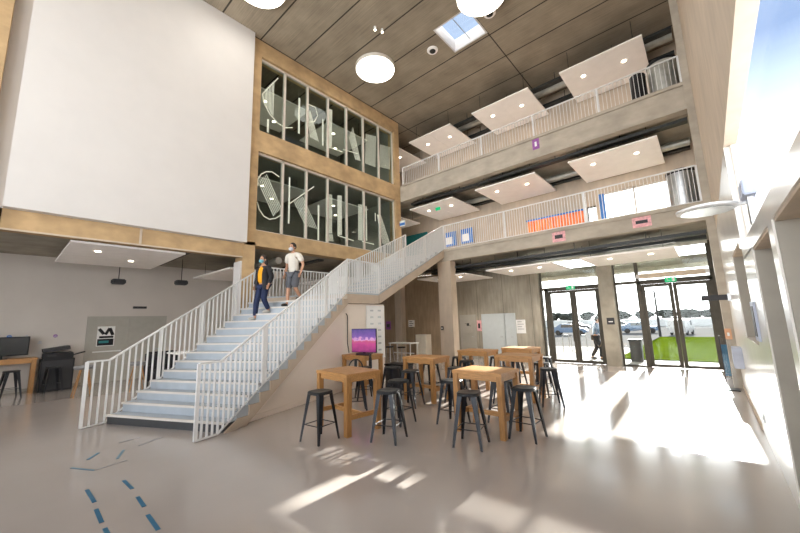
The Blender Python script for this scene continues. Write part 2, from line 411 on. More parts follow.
# ------------------------------------------------------------------ ground-floor window wall
GW = YW+.05
fr = M['frame']
def frame_struct(name, loc): return struct(empty(name, loc))
def rect_frame(m, x0, x1, z0, z1, w, y0=GW-.05, y1=GW+.07):
    m.box(x0, x0+w, y0, y1, z0, z1); m.box(x1-w, x1, y0, y1, z0, z1)
    m.box(x0+w, x1-w, y0, y1, z0, z0+w); m.box(x0+w, x1-w, y0, y1, z1-w, z1)
def door_pair(name, x0, xm, x1, head):
    d = frame_struct(name, ((x0+x1)/2, GW, 0))
    m = MB(); m.box(x0, x0+.08, GW-.07, GW+.08, 0, head); m.box(x1-.08, x1, GW-.07, GW+.08, 0, head); m.box(x0, x1, GW-.07, GW+.08, head-.09, head)
    m.build('door_frame', fr, d, True)
    for a, b, hs in ((x0+.08, xm-.005, -1), (xm+.005, x1-.08, 1)):
        m = MB(); rect_frame(m, a, b, .012, head-.1, .1, GW-.03, GW+.04)
        lf = m.build('door_leaf', fr, d, True)
        m = MB().box(a+.1, b-.1, GW, GW+.012, .112, head-.2); m.build('pane', M['glass'], lf, True)
        hx = xm+hs*.1; m = MB(); m.tube([(hx, GW-.09, .8), (hx, GW-.09, 1.5)], .014); m.bar((hx, GW-.09, .85), (hx, GW-.02, .85), .02, .02); m.bar((hx, GW-.09, 1.45), (hx, GW-.02, 1.45), .02, .02)
        m.build('door_handle', fr, lf, True)
    return d
door_pair('door_1', -4.86, -3.86, -2.9, 2.84)
door_pair('door_2', -1.74, -.8, .2, 2.84)
def glazing(name, x0, x1, z0, z1, w=.05):
    g = frame_struct(name, ((x0+x1)/2, GW, z0)); m = MB(); rect_frame(m, x0, x1, z0, z1, w); m.build('window_frame', fr, g, True)
    MB().box(x0+w, x1-w, GW, GW+.012, z0+w, z1-w).build('pane', M['glass'], g, True)
glazing('window_9', -5.06, -4.86, 0, 2.84)
glazing('window_10', -2.45, -1.74, 0, 2.84)
glazing('window_11', -5.06, -2.9, 2.84, 3.98)
glazing('window_12', -2.45, -1.74, 2.84, 3.98)
glazing('window_13', -1.74, .2, 2.84, 3.98)
sbox('trim_10', fr, .2, XR, GW-.06, GW+.07, 0, 4.1)
sbox('pillar_window_wall', M['soffit'], -2.9, -2.45, YW-.25, YW+.25, 0, 4.1)
sbox('beam_window_head', M['soffit'], -5.06, 1.0, YW-.02, YW+.3, 3.98, F1)
# warm-air curtain above the right door
ac = thing('air_curtain', 'long beige air curtain box above the right-hand glass doors', 'air curtain', (-.78, YW-.2, 2.92))
MB().box(-1.62, .06, YW-.32, YW-.08, 2.93, 3.08).build('casing', M['tan'], ac, True, bevel=.008)
MB().box(-1.72, -1.62, YW-.3, YW-.1, 2.94, 3.07).build('end_cap', M['white'], ac, True)
MB().box(.06, .16, YW-.3, YW-.1, 2.94, 3.07).build('end_cap', M['white'], ac, True)
def exit_sign(x, label):
    e = thing('exit_sign', label, 'exit sign', (x, YW-.12, 2.8))
    MB().box(x-.15, x+.15, YW-.14, YW-.1, 2.76, 2.91).build('casing', M['green'], e, True)
    m = MB(); y = YW-.145
    m.box(x+.04, x+.11, y, y+.004, 2.78, 2.89); m.box(x-.1, x-.07, y, y+.004, 2.85, 2.88); m.bar((x-.09, y, 2.85), (x-.04, y, 2.81), .018, .006); m.bar((x-.04, y, 2.81), (x-.01, y, 2.78), .014, .006); m.bar((x-.05, y, 2.82), (x-.1, y, 2.785), .014, .006)
    m.build('pictogram', M['paper'], e, True)
exit_sign(-3.87, 'green exit sign over the left-hand glass doors')
exit_sign(-.82, 'green exit sign over the right-hand glass doors')

# ------------------------------------------------------------------ glazed wall with lettering
def glass_row(name, z0, z1, letters):
    g = struct(empty(name, (XL-.15, 8, z0)))
    ys = [4.8+i*(6.37/7) for i in range(8)]
    for i in range(7):
        MB().box(XL-.16, XL-.148, ys[i]+.03, ys[i+1]-.03, z0+.05, z1-.06).build('pane', M['iglass'], g, True)
    for i, y in enumerate(ys):
        MB().box(XL-.2, XL-.1, y-.035 if i else y, y+.035 if i < 7 else y, z0, z1).build('mullion', M['mull'], g, True)
    MB().box(XL-.2, XL-.1, 4.8, 11.17, z0, z0+.05).build('bottom_rail', M['mull'], g, True)
    MB().box(XL-.2, XL-.1, 4.8, 11.17, z1-.07, z1).build('top_rail', M['mull'], g, True)
    X = XL-.145
    for lt in letters:
        m = MB()
        for kind, pts in lt:
            if kind == 'line':
                for a, b in zip(pts, pts[1:]): m.bar((X, a[0], a[1]), (X, b[0], b[1]), .006, .034, up=(0, .3, 1)) if abs(b[0]-a[0]) > .2*abs(b[1]-a[1]) else m.box(X-.003, X+.003, min(a[0], b[0])-.022, max(a[0], b[0])+.022, min(a[1], b[1]), max(a[1], b[1]))
            elif kind == 'hatch':      # stripes between edge a->b and edge c->d
                (a, b, c, d), n = pts
                for k in range(n):
                    f = k/(n-1)
                    p = (a[0]+(c[0]-a[0])*f, a[1]+(c[1]-a[1])*f); q = (b[0]+(d[0]-b[0])*f, b[1]+(d[1]-b[1])*f)
                    dx, dz = q[0]-p[0], q[1]-p[1]; l = math.hypot(dx, dz) or 1; nx, nz = -dz/l*.011, dx/l*.011
                    m.slab3([(X-.003, p[0]+nx, p[1]+nz), (X-.003, q[0]+nx, q[1]+nz), (X-.003, q[0]-nx, q[1]-nz), (X-.003, p[0]-nx, p[1]-nz)], (.006, 0, 0))
        m.build('letter', M['letter'], g, True)
    return g
Ln = lambda *p: ('line', p)
Ht = lambda a, b, c, d, n: ('hatch', ((a, b, c, d), n))
lower = [
 [Ln((5.6, 6.55), (5.34, 6.65), (5.14, 6.59), (4.98, 6.46), (4.88, 6.26), (4.87, 6.04)), Ht((4.88, 6.2), (5.44, 5.19), (5.15, 6.5), (5.69, 5.5), 7),
  Ln((5.7, 5.67), (5.74, 5.48), (5.68, 5.26), (5.5, 5.12), (5.3, 5.05), (5.11, 5.11), (4.95, 5.3), (4.88, 5.52))],
 [Ln((5.98, 6.65), (5.97, 5.04)), Ln((6.0, 5.74), (6.95, 6.6)), Ht((6.16, 5.85), (6.63, 5.09), (6.48, 6.1), (7.1, 5.05), 7)],
 [Ln((7.16, 5.95), (7.14, 4.66))],
 [Ht((7.5, 6.48), (7.51, 4.97), (7.74, 6.5), (7.74, 5.01), 7), Ht((7.5, 4.95), (7.5, 4.7), (7.76, 4.97), (7.8, 4.72), 7)],
 [Ht((8.02, 6.55), (8.02, 5.0), (8.2, 6.58), (8.2, 5.03), 6), Ln((8.02, 4.98), (8.8, 4.9))],
 [Ht((9.07, 6.45), (9.05, 4.97), (9.27, 6.48), (9.25, 4.97), 6), Ln((9.5, 6.46), (9.48, 5.01)), Ln((9.25, 4.94), (9.9, 4.92))],
 [Ht((10.12, 6.25), (10.45, 5.0), (10.34, 6.26), (10.92, 5.0), 8), Ln((10.02, 6.29), (10.01, 5.93))]]
upper = [
 [Ht((4.95, 9.3), (5.0, 8.9), (5.31, 9.9), (5.31, 8.6), 8), Ln((4.92, 9.2), (4.98, 8.93), (5.2, 8.62), (5.5, 8.42), (5.78, 8.38), (6.05, 8.5)), Ln((4.92, 9.2), (5.46, 10.08))],
 [Ln((5.14, 8.41), (5.16, 7.95))],
 [Ln((6.31, 9.75), (6.28, 8.38)), Ht((6.6, 9.4), (6.78, 8.42), (6.75, 9.47), (7.12, 8.4), 7), Ln((6.64, 9.69), (6.97, 9.71), (7.08, 9.42), (6.94, 9.12), (6.68, 8.98))],
 [Ln((7.31, 9.39), (7.32, 8.31)), Ht((7.56, 9.94), (7.55, 8.38), (7.74, 9.97), (7.72, 8.4), 6), Ln((7.56, 8.36), (8.25, 8.4))],
 [Ht((8.6, 9.2), (8.94, 8.32), (8.8, 9.67), (9.2, 8.35), 6), Ln((8.3, 8.52), (9.05, 8.62))],
 [Ht((9.55, 9.7), (9.5, 8.34), (10.12, 9.82), (10.05, 8.36), 10)],
 [Ht((10.42, 9.55), (10.36, 8.46), (11.05, 9.66), (10.97, 8.55), 10)]]
glass_row('window_1', 4.58, 7.13, lower)
glass_row('window_2', 7.82, 10.42, upper)

# rooms seen through the glass: hanging panels and furniture silhouettes
# ------------------------------------------------------------------ acoustic panels with downlights
def acoustic(x0, x1, y0, y1, z, lights, label, top, green=False):
    p = thing('acoustic_panel', label, 'acoustic panel', ((x0+x1)/2, (y0+y1)/2, z), 0, None)
    m = MB(); xm = (x0+x1)/2
    m.box(x0, xm-.004, y0, y1, z, z+.05); m.box(xm+.004, x1, y0, y1, z, z+.05); m.box(xm-.004, xm+.004, y0+.01, y1-.01, z+.006, z+.05)
    m.build('board', M['panel'], p, True)
    for lx, ly in lights:
        MB().lathe([(.062, 0), (.062, .012)], (lx, ly, z-.013), 16).build('downlight', M['spot'], p, True)
        ld = bpy.data.lights.new('downlight_lamp', 'SPOT'); ld.energy = 60; ld.color = (1, .92, .83); ld.spot_size = 2.3; ld.spot_blend = .6; ld.shadow_soft_size = .06
        lo = bpy.data.objects.new('downlight_lamp', ld); COL.objects.link(lo); lo.parent = p; lo.location = Vector((lx, ly, z-.03))-wloc(p)
    for a in (x0+.25, x1-.25):
        for b in (y0+.3, y1-.3):
            MB().tube([(a, b, z+.05), (a, b, top)], .008, 5).build('hanger', M['tray'], p, True)
    if green: exit_like(p, xm, y0+.6, z)
    return p
def exit_like(p, x, y, z):
    MB().box(x-.12, x+.12, y-.015, y+.015, z-.13, z-.005).build('hanging_sign', M['green'], p, True)['label'] = 'small green hanging exit sign'
for (x0, x1), w1 in (((-9.72, -7.42), 'nearest the lettered glass wall'), ((-6.35, -4.0), 'in the middle of the row'), ((-2.9, -.5), 'nearest the right wall')):
    s = x1-x0
    acoustic(x0, x1, 12.02, 14.3, 10.1, [(x0+.25*s, 12.75), (x0+.75*s, 12.9)], 'white square acoustic panel over the top gallery, '+w1, ZC)
    acoustic(x0, x1, 11.9, 14.3, 6.75, [(x0+.25*s, 12.6), (x0+.75*s, 12.7)], 'white square acoustic panel over the first gallery, '+w1, 7.3, green=(x0 < -9))
acoustic(-12.8, -10.45, 11.7, 13.6, 6.6, [(-11.3, 12.3)], 'white acoustic panel behind the gallery corner beside the teal wall', 7.3)
acoustic(-12.8, -10.4, 12.02, 14.3, 10.1, [(-11, 12.8)], 'white acoustic panel over the top gallery behind the glass wall corner', ZC)
for (x0, x1), w1 in (((-9.4, -7.0), 'beside the concrete column'), ((-6.1, -3.75), 'in front of the left-hand glass doors'), ((-2.85, -.5), 'in front of the right-hand glass doors')):
    s = x1-x0
    acoustic(x0, x1, 11.85, 14.2, 3.5, [(x0+.3*s, 12.5), (x0+.75*s, 12.5)], 'white acoustic panel under the first gallery, '+w1, 4.1)
acoustic(-13.7, -10.35, .84, 3.1, 3.68, [(-11.2, 1.42), (-12.3, 2.3)], 'white acoustic panel under the left ceiling beside the stair', 4.1)
acoustic(-14.0, -10.9, 4.5, 6.9, 3.5, [(-12, 5.5)], 'white acoustic panel under the left ceiling, behind the concrete pillar', 4.1)
acoustic(-13.5, -10.6, 8.6, 11.0, 3.5, [(-12, 9.5)], 'white acoustic panel seen below the upper stair flight', 4.1)

for z, lab, tp in ((6.75, 'lower', 7.2), (10.1, 'upper', ZC)):
    for y in (5.1, 8.3):
        acoustic(-13.2, -11, y, y+2.2, z, [(-12.6, y+1.6), (-11.6, y+.7)], 'pale panel in the room behind the %s lettered glass row, %s' % (lab, 'nearest the white wall' if y < 6 else 'towards the gallery'), tp)

# ceiling discs
def disc(x, y, label):
    d = thing('ceiling_lamp', label, 'ceiling lamp', (x, y, ZC-.14), 0)
    MB().lathe([(.70, 0), (.72, .02), (.72, .12), (.68, .14)], (x, y, ZC-.14), 48).build('lamp_housing', M['rim'], d, True, smooth=True)
    MB().lathe([(.3, -.012), (.62, -.008), (.685, .004)], (x, y, ZC-.146), 48).build('diffuser', M['lamp'], d, True, smooth=True)
disc(-8.05, 8.15, 'large round white ceiling lamp nearest the lettered glass wall, whole disc in view')
disc(-8.05, 3.75, 'large round ceiling lamp cut by the top edge above the white wall')
disc(-3.75, 8.15, 'large round ceiling lamp cut by the top edge beside the skylight')
for x, y in ((-8.1, .2), (-4.1, 4.2), (-4.1, .2)):
    d = disc(x, y, 'large round white ceiling lamp outside the picture above the near hall') if False else None
def vent(x, y, label):
    v = thing('ceiling_vent', label, 'vent', (x, y, ZC-.05))
    MB().lathe([(.17, 0), (.19, .03), (.19, .05)], (x, y, ZC-.05), 24).build('vent_ring', M['panel'], v, True, smooth=True)
    MB().lathe([(.1, 0), (.11, .02)], (x, y, ZC-.065), 20).build('vent_core', M['tray'], v, True)
vent(-6.05, 8.95, 'round ceiling vent left of the skylight')
vent(-3.9, 8.95, 'round ceiling vent right of the skylight')
for x, y, w1 in ((-6.82, 6.93, 'left'), (-6.72, 7.15, 'right')):
    d = thing('ceiling_spotlight', 'tiny white ceiling spotlight, the %s one of a pair on the concrete ceiling' % w1, 'spotlight', (x, y, ZC-.1))
    MB().lathe([(.04, 0), (.045, .1)], (x, y, ZC-.1), 12).build('housing', M['paper'], d, True)
    MB().lathe([(.035, 0), (.035, .006)], (x, y, ZC-.108), 12).build('lens', M['spot'], d, True)

# services under the slabs
def tray(y, z, x0, x1, label):
    t = thing('cable_tray', label, 'cable tray', ((x0+x1)/2, y, z))
    MB().box(x0, x1, y-.12, y+.12, z, z+.015).box(x0, x1, y-.12, y-.105, z+.015, z+.09).box(x0, x1, y+.105, y+.12, z+.015, z+.09).build('tray', M['tray'], t, True)
    n = int((x1-x0)/1.9)
    for i in range(n):
        x = x0+.6+i*1.9
        MB().bar((x, y, z+.08), (x, y, z+.42), .02, .02).build('bracket', M['tray'], t, True)
def duct(y, z, r, x0, x1, label):
    t = tag(MB().tube([(x0, y, z), (x1, y, z)], r, 16).build('ventilation_duct', M['duct'], smooth=True), label, 'duct')
tray(11.98, 3.78, -9.3, .2, 'black cable tray under the first gallery, the front one')
tray(12.9, 3.8, -9.3, .2, 'black cable tray under the first gallery, the rear one')
tray(11.98, 6.95, -9.6, .2, 'black cable tray over the first gallery, the front one')
tray(14.22, 7.0, -9.6, .2, 'black cable tray over the first gallery, the rear one')
duct(13.6, 3.88, .11, -9.3, .2, 'silver duct under the first gallery slab')
duct(13.7, 7.05, .12, -9.6, .2, 'silver duct under the upper gallery slab')
tray(13.0, 10.5, -9.6, .2, 'black cable tray over the top gallery, the front one')
tray(14.2, 10.4, -9.6, .2, 'black cable tray over the top gallery, the rear one')
duct(13.55, 10.7, .16, -9.6, .2, 'silver duct over the top gallery')
duct(5.9, 3.85, .12, -14.8, -10.5, 'silver duct under the left ceiling behind the pillar')
m = MB()
for y in (7.5, 8.2): m.box(-15, -10.5, y, y+.25, 3.8, 3.86)
for i, y in enumerate((3.6, 7.6)):
    tag(MB().box(-15, -10.5, y-.12, y+.12, 4.03, 4.098).build('cable_tray', M['tray']), 'black cable tray under the left ceiling, %s' % ('before the pillar' if i == 0 else 'behind the stair'), 'cable tray')
# small projector-like devices hung in the left zone
for x, y, w1 in ((-14.3, 2.4, 'below the white panel left of the stair'), (-13.6, 4.0, 'further right, near the concrete pillar')):
    d = thing('hanging_speaker', 'small dark speaker hung from the left ceiling, '+w1, 'speaker', (x, y, 3.2))
    MB().box(x-.14, x+.14, y-.18, y+.18, 3.2, 3.36).build('casing', M['darkgrey'], d, True, bevel=.03)
    MB().tube([(x, y, 3.36), (x, y, 4.1)], .012, 6).build('hanger', M['tray'], d, True)
d = thing('wall_light', 'small flat grey emergency light above the taupe doors', 'wall light', (XB+.06, 3.3, 2.5))
MB().box(XB, XB+.08, 3.1, 3.5, 2.47, 2.55).build('casing', M['darkgrey'], d, True)

# ------------------------------------------------------------------ staircase
R0 = Vector((-6.27, 2.61, 0)); L0 = Vector((-8.76, 1.5, 0)); RUN = Vector((-1.0, 3.5, 0)); NR = 15; ZL = 2.55; rh = ZL/NR
RT = R0+RUN; LT = L0+RUN
RE = Vector((-7.33, 7.37, 0)); RU = Vector((-7.72, 11.5, 0)); LE = Vector((-9.7, 7.37, 0)); LU = Vector((-9.75, 11.5, 0))
def P(s, t, z=0): # point on the lower flight, s in steps, t across (0 right, 1 left)
    q = R0+RUN*(s/NR)+(L0-R0)*t; q.z = z; return q
st = thing('staircase', 'wide blue-grey staircase with a landing rising to the first gallery', 'staircase', (-7.5, 2.0, 0))
def step_mesh(a, b, c, d, z, h):  # a,b front right/left  c,d back left/right
    m = MB(); m.cur = 0
    n = (b-a).normalized(); f = Vector((-n.y, n.x, 0)); f = f if f.dot(d-a) < 0 else -f   # outward (towards the viewer)
    poly = [a, b, c, d]
    m.prism([(p.x, p.y) for p in poly], z-h, z-.03)
    m.cur = 1
    a2, b2 = a+f*.025, b+f*.025
    m.prism([(p.x, p.y) for p in (a2, b2, c, d)], z-.03, z)
    m.cur = 2; a3, b3 = a-f*.012, b-f*.012
    m.prism([(p.x, p.y) for p in (a2+f*.004, b2+f*.004, b3, a3)], z-.034, z+.004)
    return m
for i in range(NR-1):
    a, b, c, d = P(i, 0), P(i, 1), P(i+1, 1), P(i+1, 0)
    m = step_mesh(a, b, c, d, (i+1)*rh, rh)
    o = m.build('step', [M['black'] if i == 0 else M['step'], M['step'], M['stepedge']], st, True)
    if i == 0: o['label'] = 'bottom step with a black riser'
# nosing strips
def slope_body(Ra, Rb, La, Lb, za, zb, th):
    m = MB()
    m.prism([(Ra.x, Ra.y), (Rb.x, Rb.y), (Lb.x, Lb.y), (La.x, La.y)],
            lambda i: (max(za-th, 0), zb-th, zb-th, max(za-th, 0))[i], lambda i: (za-.004, zb-.004, zb-.004, za-.004)[i])
    return m
# flight slab (follows the back corners of the steps)
m = MB()
th = .30
s0 = .30/rh
pr = [P(0, 0, 0), P(s0, 0, 0), P(NR, 0, ZL-th), P(NR, 0, ZL-rh), P(1, 0, 0)]
pr = [P(0, 0, 0), P(1.2, 0, 0), P(NR, 0, ZL-th), P(NR, 0, ZL-rh-.004), P(.05, 0, .0)]
pr = [P(0.02, 0, .0), P(1.4, 0, .0), P(NR, 0, ZL-th), P(NR, 0, ZL-rh-.005), P(1.02, 0, .0)]
acr = (L0-R0)
prof = [(1.0, .0), (1.9, .0), (NR, ZL-th), (NR, ZL-rh-.01)]
m.slab3([P(s, 0, z) for s, z in prof], acr)
m.build('flight_soffit', M['stringer'], st, True)
# raking side plate on the right: saw-toothed
pts = [P(0.0, 0, 0), P(1.5, 0, 0), P(NR, 0, ZL-th)]
top = [P(NR, 0, ZL-rh)]
for i in range(NR-1, 0, -1): top += [P(i, 0, i*rh-.03), P(i, 0, (i-1)*rh+.0)] if i > 1 else [P(1, 0, rh-.03), P(.0, 0, .02)]
nrm = Vector((-(L0-R0).normalized().y, (L0-R0).normalized().x, 0))
out = -(L0-R0).normalized()*.03
m = MB(); pl = pts+top
# build as quads per step to stay convex
m = MB()
for i in range(NR):
    zb0 = max(0, (i-1.7)*(ZL-th)/(NR-1.7)); zb1 = max(0, (i+1-1.7)*(ZL-th)/(NR-1.7)); zt = i*rh+.0
    if i == 0: continue
    m.slab3([P(i, 0, zb0), P(i+1, 0, zb1), P(i+1, 0, zt), P(i, 0, zt)], out)
m.slab3([P(0, 0, 0), P(1, 0, 0), P(1, 0, rh*.9), P(0.02, 0, .02)], out)
m.build('stringer', M['stringer'], st, True)
m = MB()
for i in range(1, NR):
    zb0 = max(0, (i-1.7)*(ZL-th)/(NR-1.7)); zb1 = max(0, (i+1-1.7)*(ZL-th)/(NR-1.7)); zt = i*rh
    m.slab3([P(i, 1, zb0), P(i+1, 1, zb1), P(i+1, 1, zt), P(i, 1, zt)], -out)
m.build('stringer', M['stringer'], st, True)
# landing
m = MB(); m.cur = 0
m.prism([(p.x, p.y) for p in (RT, RE, LE, LT)], ZL-.28, ZL-.03); m.cur = 1
m.prism([(p.x, p.y) for p in (RT, RE, LE, LT)], ZL-.03, ZL)
m.build('landing', [M['stringer'], M['step']], st, True)
# upper flight
NU = 12; ru = (F1-ZL)/NU
def U(s, t, z=0):
    a = RE.lerp(RU, s/NU); b = LE.lerp(LU, s/NU); q = a.lerp(b, t); q.z = z; return q
for i in range(NU-1):
    m = step_mesh(U(i, 0), U(i, 1), U(i+1, 1), U(i+1, 0), ZL+(i+1)*ru, ru)
    m.build('step', [M['step'], M['step'], M['stepedge']], st, True)
m = MB()
for i in range(NU):
    zb0 = ZL-.28+i*ru; zb1 = ZL-.28+(i+1)*ru
    m.slab3([U(i, 0, zb0), U(i+1, 0, min(zb1, F1-.3)), U(i+1, 0, ZL+i*ru-.002), U(i, 0, ZL+i*ru-.002)], U(0, 1)-U(0, 0))
m.build('flight_soffit', M['stringer'], st, True)
# side plates of the upper flight (white steel upstand)
for t, sg in ((0, 1), (1, -1)):
    m = MB()
    m.slab3([U(0, t, ZL-.28), U(NU, t, F1-.3), U(NU, t, F1-.02), U(0, t, ZL-.02)], Vector((.03*sg, 0, 0)))
    m.build('stringer', M['stringer'], st, True)

# wall closing the space under the stair
def wallpt(f): return Vector((-6.42+(-7.5+6.42)*f, 2.95+(7.75-2.95)*f, 0))
m = MB()
a = R0+RUN*(.12)-Vector((.13, .05, 0)); b = RT-Vector((.13, .05, 0)); c = Vector((-7.45, 7.7, 0)); 
pl = [(a.x, a.y, 0), (b.x, b.y, 0), (b.x, b.y, ZL-.31), (a.x, a.y, .0)]
wv = Vector((-.14, -.05, 0))
m.slab3([(a.x, a.y, 0), (b.x, b.y, 0), (b.x, b.y, ZL-.33)], wv)
m.slab3([(b.x, b.y, 0), (c.x, c.y, 0), (c.x, c.y, ZL-.29), (b.x, b.y, ZL-.29)], wv)
struct(m.build('wall_under_stair', M['stairwall']))
m = MB(); o1 = Vector((.015, .005, 0))
m.slab3([(a.x, a.y, 0), (b.x, b.y, 0), (b.x, b.y, .09), (a.x-.05, a.y+.17, .09)], o1)
m.slab3([(b.x, b.y, 0), (c.x, c.y, 0), (c.x, c.y, .09), (b.x, b.y, .09)], o1)
struct(m.build('baseboard_stair', M['stairwall']))

# ------------------------------------------------------------------ railings
_bal = {}
def baluster(h, ax, d=.05):
    k = (round(ax, 2), d)
    if k not in _bal:
        m = MB(); c, s = math.cos(ax), math.sin(ax)
        t = Vector((c, s, 0)); n = Vector((-s, c, 0))
        w = .013 if d > .03 else .012
        vs = []
        for z in (0, 1):
            for a, b in ((-w, -d), (w, -d), (w, d), (-w, d)):
                p = t*a/2+n*b/2; vs.append((p.x, p.y, z))
        m.add(vs, [(0, 3, 2, 1), (4, 5, 6, 7), (0, 1, 5, 4), (1, 2, 6, 5), (2, 3, 7, 6), (3, 0, 4, 7)])
        o = m.build('baluster', M['rail']); _bal[k] = o.data
        bpy.data.objects.remove(o)
    return _bal[k]
def railing(name, label, bot, top, sp=.115, posts=(), post_drop=0.0, cat='railing', depth=.05):
    """bot, top: matching polylines (world) of the bottom rail and the handrail"""
    bot = [Vector(p) for p in bot]; top = [Vector(p) for p in top]
    r = thing(name, label, cat, bot[0])
    m = MB()
    for a, b in zip(top, top[1:]): m.bar(a, b, .045, .03)
    m.build('handrail', M['rail'], r, True)
    m = MB()
    for a, b in zip(bot, bot[1:]): m.bar(a, b, .04, .02)
    m.build('bottom_rail', M['rail'], r, True)
    for (a, b), (c, d) in zip(zip(bot, bot[1:]), zip(top, top[1:])):
        L = (Vector((b.x-a.x, b.y-a.y, 0))).length; n = max(1, round(L/sp)); ax = math.atan2(b.y-a.y, b.x-a.x)
        for i in range(n):
            f = i/n; p = a.lerp(b, f); q = c.lerp(d, f)
            o = bpy.data.objects.new('baluster', baluster(1, ax, depth)); COL.objects.link(o); o.parent = r
            o.location = Vector((p.x, p.y, p.z))-bot[0]; o.scale = (1, 1, q.z-p.z)
    for k in posts:     # k = segment index + fraction
        i = min(int(k), len(bot)-2); f = k-i
        p = bot[i].lerp(bot[i+1], f); q = top[i].lerp(top[i+1], f)
        MB().bar((p.x, p.y, p.z-post_drop), (q.x, q.y, q.z), .05, .05).build('post', M['rail'], r, True)
    return r
V = Vector
railing('railing', 'white barred stair railing on the near right side of the lower flight', [(-6.15, 2.14, .02), (-6.24, 2.5, .02), (RT.x, RT.y, ZL+.03)], [(-6.15, 2.14, 1.17), (-6.24, 2.5, 1.17), (RT.x, RT.y, ZL+.9)],
        sp=.1, posts=(0, 1.25, 1.5, 1.75, 2))
railing('railing', 'white barred stair railing on the far left side of the lower flight', [(-8.68, 1.12, .02), (-8.78, 1.46, .02), (LT.x, LT.y, ZL+.03)], [(-8.68, 1.12, 1.17), (-8.78, 1.46, 1.17), (LT.x, LT.y, ZL+.9)],
        sp=.112, posts=(0, 1.25, 1.5, 1.75, 2), post_drop=0)
railing('railing', 'short white railing along the near edge of the stair landing', [(RT.x, RT.y, ZL+.03), (RE.x, RE.y, ZL+.03)], [(RT.x, RT.y, ZL+.92), (RE.x, RE.y, ZL+.92)], sp=.1, posts=(1,))
railing('railing', 'white railing at the back of the stair landing under the concrete beam', [(LT.x, LT.y, ZL+.03), (LE.x, LE.y, ZL+.03)], [(LT.x, LT.y, ZL+.9), (LE.x, LE.y, ZL+.9)], sp=.11, posts=(1,))
railing('railing', 'white railing on the near right side of the upper stair flight', [(RE.x, RE.y, ZL+.05), (RU.x, RU.y, F1+.03)], [(RE.x, RE.y, ZL+.95), (RU.x, RU.y, F1+1.0)], sp=.1, posts=(.33, .66, 1))
railing('railing', 'white railing on the far left side of the upper stair flight, against the glass wall', [(LE.x+.05, LE.y, ZL+.05), (LU.x+.05, LU.y, F1+.03)], [(LE.x+.05, LE.y, ZL+.95), (LU.x+.05, LU.y, F1+1.0)], sp=.11, posts=(.33, .66, 1))
railing('railing', 'white barred railing of the first gallery', [(-7.68, YM+.03, F1+.04), (.2, YM+.03, F1+.04)], [(-7.68, YM+.03, F1+1.0), (.2, YM+.03, F1+1.0)], sp=.088, posts=(0, .33, .66, 1), depth=.024)
railing('railing', 'white barred railing of the top gallery', [(-9.75, YM+.03, F2+.04), (.2, YM+.03, F2+.04)], [(-9.75, YM+.03, F2+.84), (.2, YM+.03, F2+.84)], sp=.1025, posts=(0, .2, .4, .6, .8, 1), depth=.022)

# ------------------------------------------------------------------ tables and stools
def make_table(w=.86, d=.66, h=.94):
    r = empty('bar_table', (0, 0, 0))
    MB().box(-w/2, w/2, -d/2, d/2, h-.05, h).build('tabletop', M['wood'], r, bevel=.006)
    i = .04
    for q in ((-w/2+i, w/2-i, -d/2+.03, -d/2+.055), (-w/2+i, w/2-i, d/2-.055, d/2-.03), (-w/2+.03, -w/2+.055, -d/2+i, d/2-i), (w/2-.055, w/2-.03, -d/2+i, d/2-i)):
        MB().box(*q, h-.13, h-.05).build('apron', M['wood'], r)
    for sx in (-1, 1):
        for sy in (-1, 1):
            x, y = sx*(w/2-.05), sy*(d/2-.05)
            MB().box(x-.042, x+.042, y-.042, y+.042, 0, h-.05).build('leg', M['wood2'], r, bevel=.004)
    MB().box(-w/2+.09, w/2-.09, -.02, .02, .24, .31).build('stretcher', M['wood'], r)
    for sx in (-1, 1):
        x = sx*(w/2-.05); MB().box(x-.02, x+.02, -d/2+.09, d/2-.09, .24, .31).build('stretcher', M['wood'], r)
    return r
table0 = make_table()
TABS = [(-4.82, 4.06, 'high oak bar table nearest the stair, with two black stools in front of it'),
        (-6.85, 6.25, 'high oak bar table against the stair wall carrying the purple screen'),
        (-4.98, 6.5, 'high oak bar table in the middle, in front of the tall concrete column'),
        (-2.84, 5.27, 'high oak bar table nearest the viewer on the right, sun on its top'),
        (-4.72, 8.42, 'high oak bar table behind the sunlit one, before the pale blue door'),
        (-3.32, 7.72, 'high oak bar table nearest the glass doors with a stool at its right end'),
        (-4.02, 9.55, 'high oak bar table furthest back, before the glass doors')]
for i, (x, y, lab) in enumerate(TABS):
    t = table0 if i == 0 else copy_tree(table0)
    t.location = (x, y, 0); t.rotation_euler.z = -.1 if i == 0 else 0; t.scale = (1.1, 1.06, 1) if i == 0 else (1, 1, 1); tag(t, lab, 'table', 'high oak bar tables')

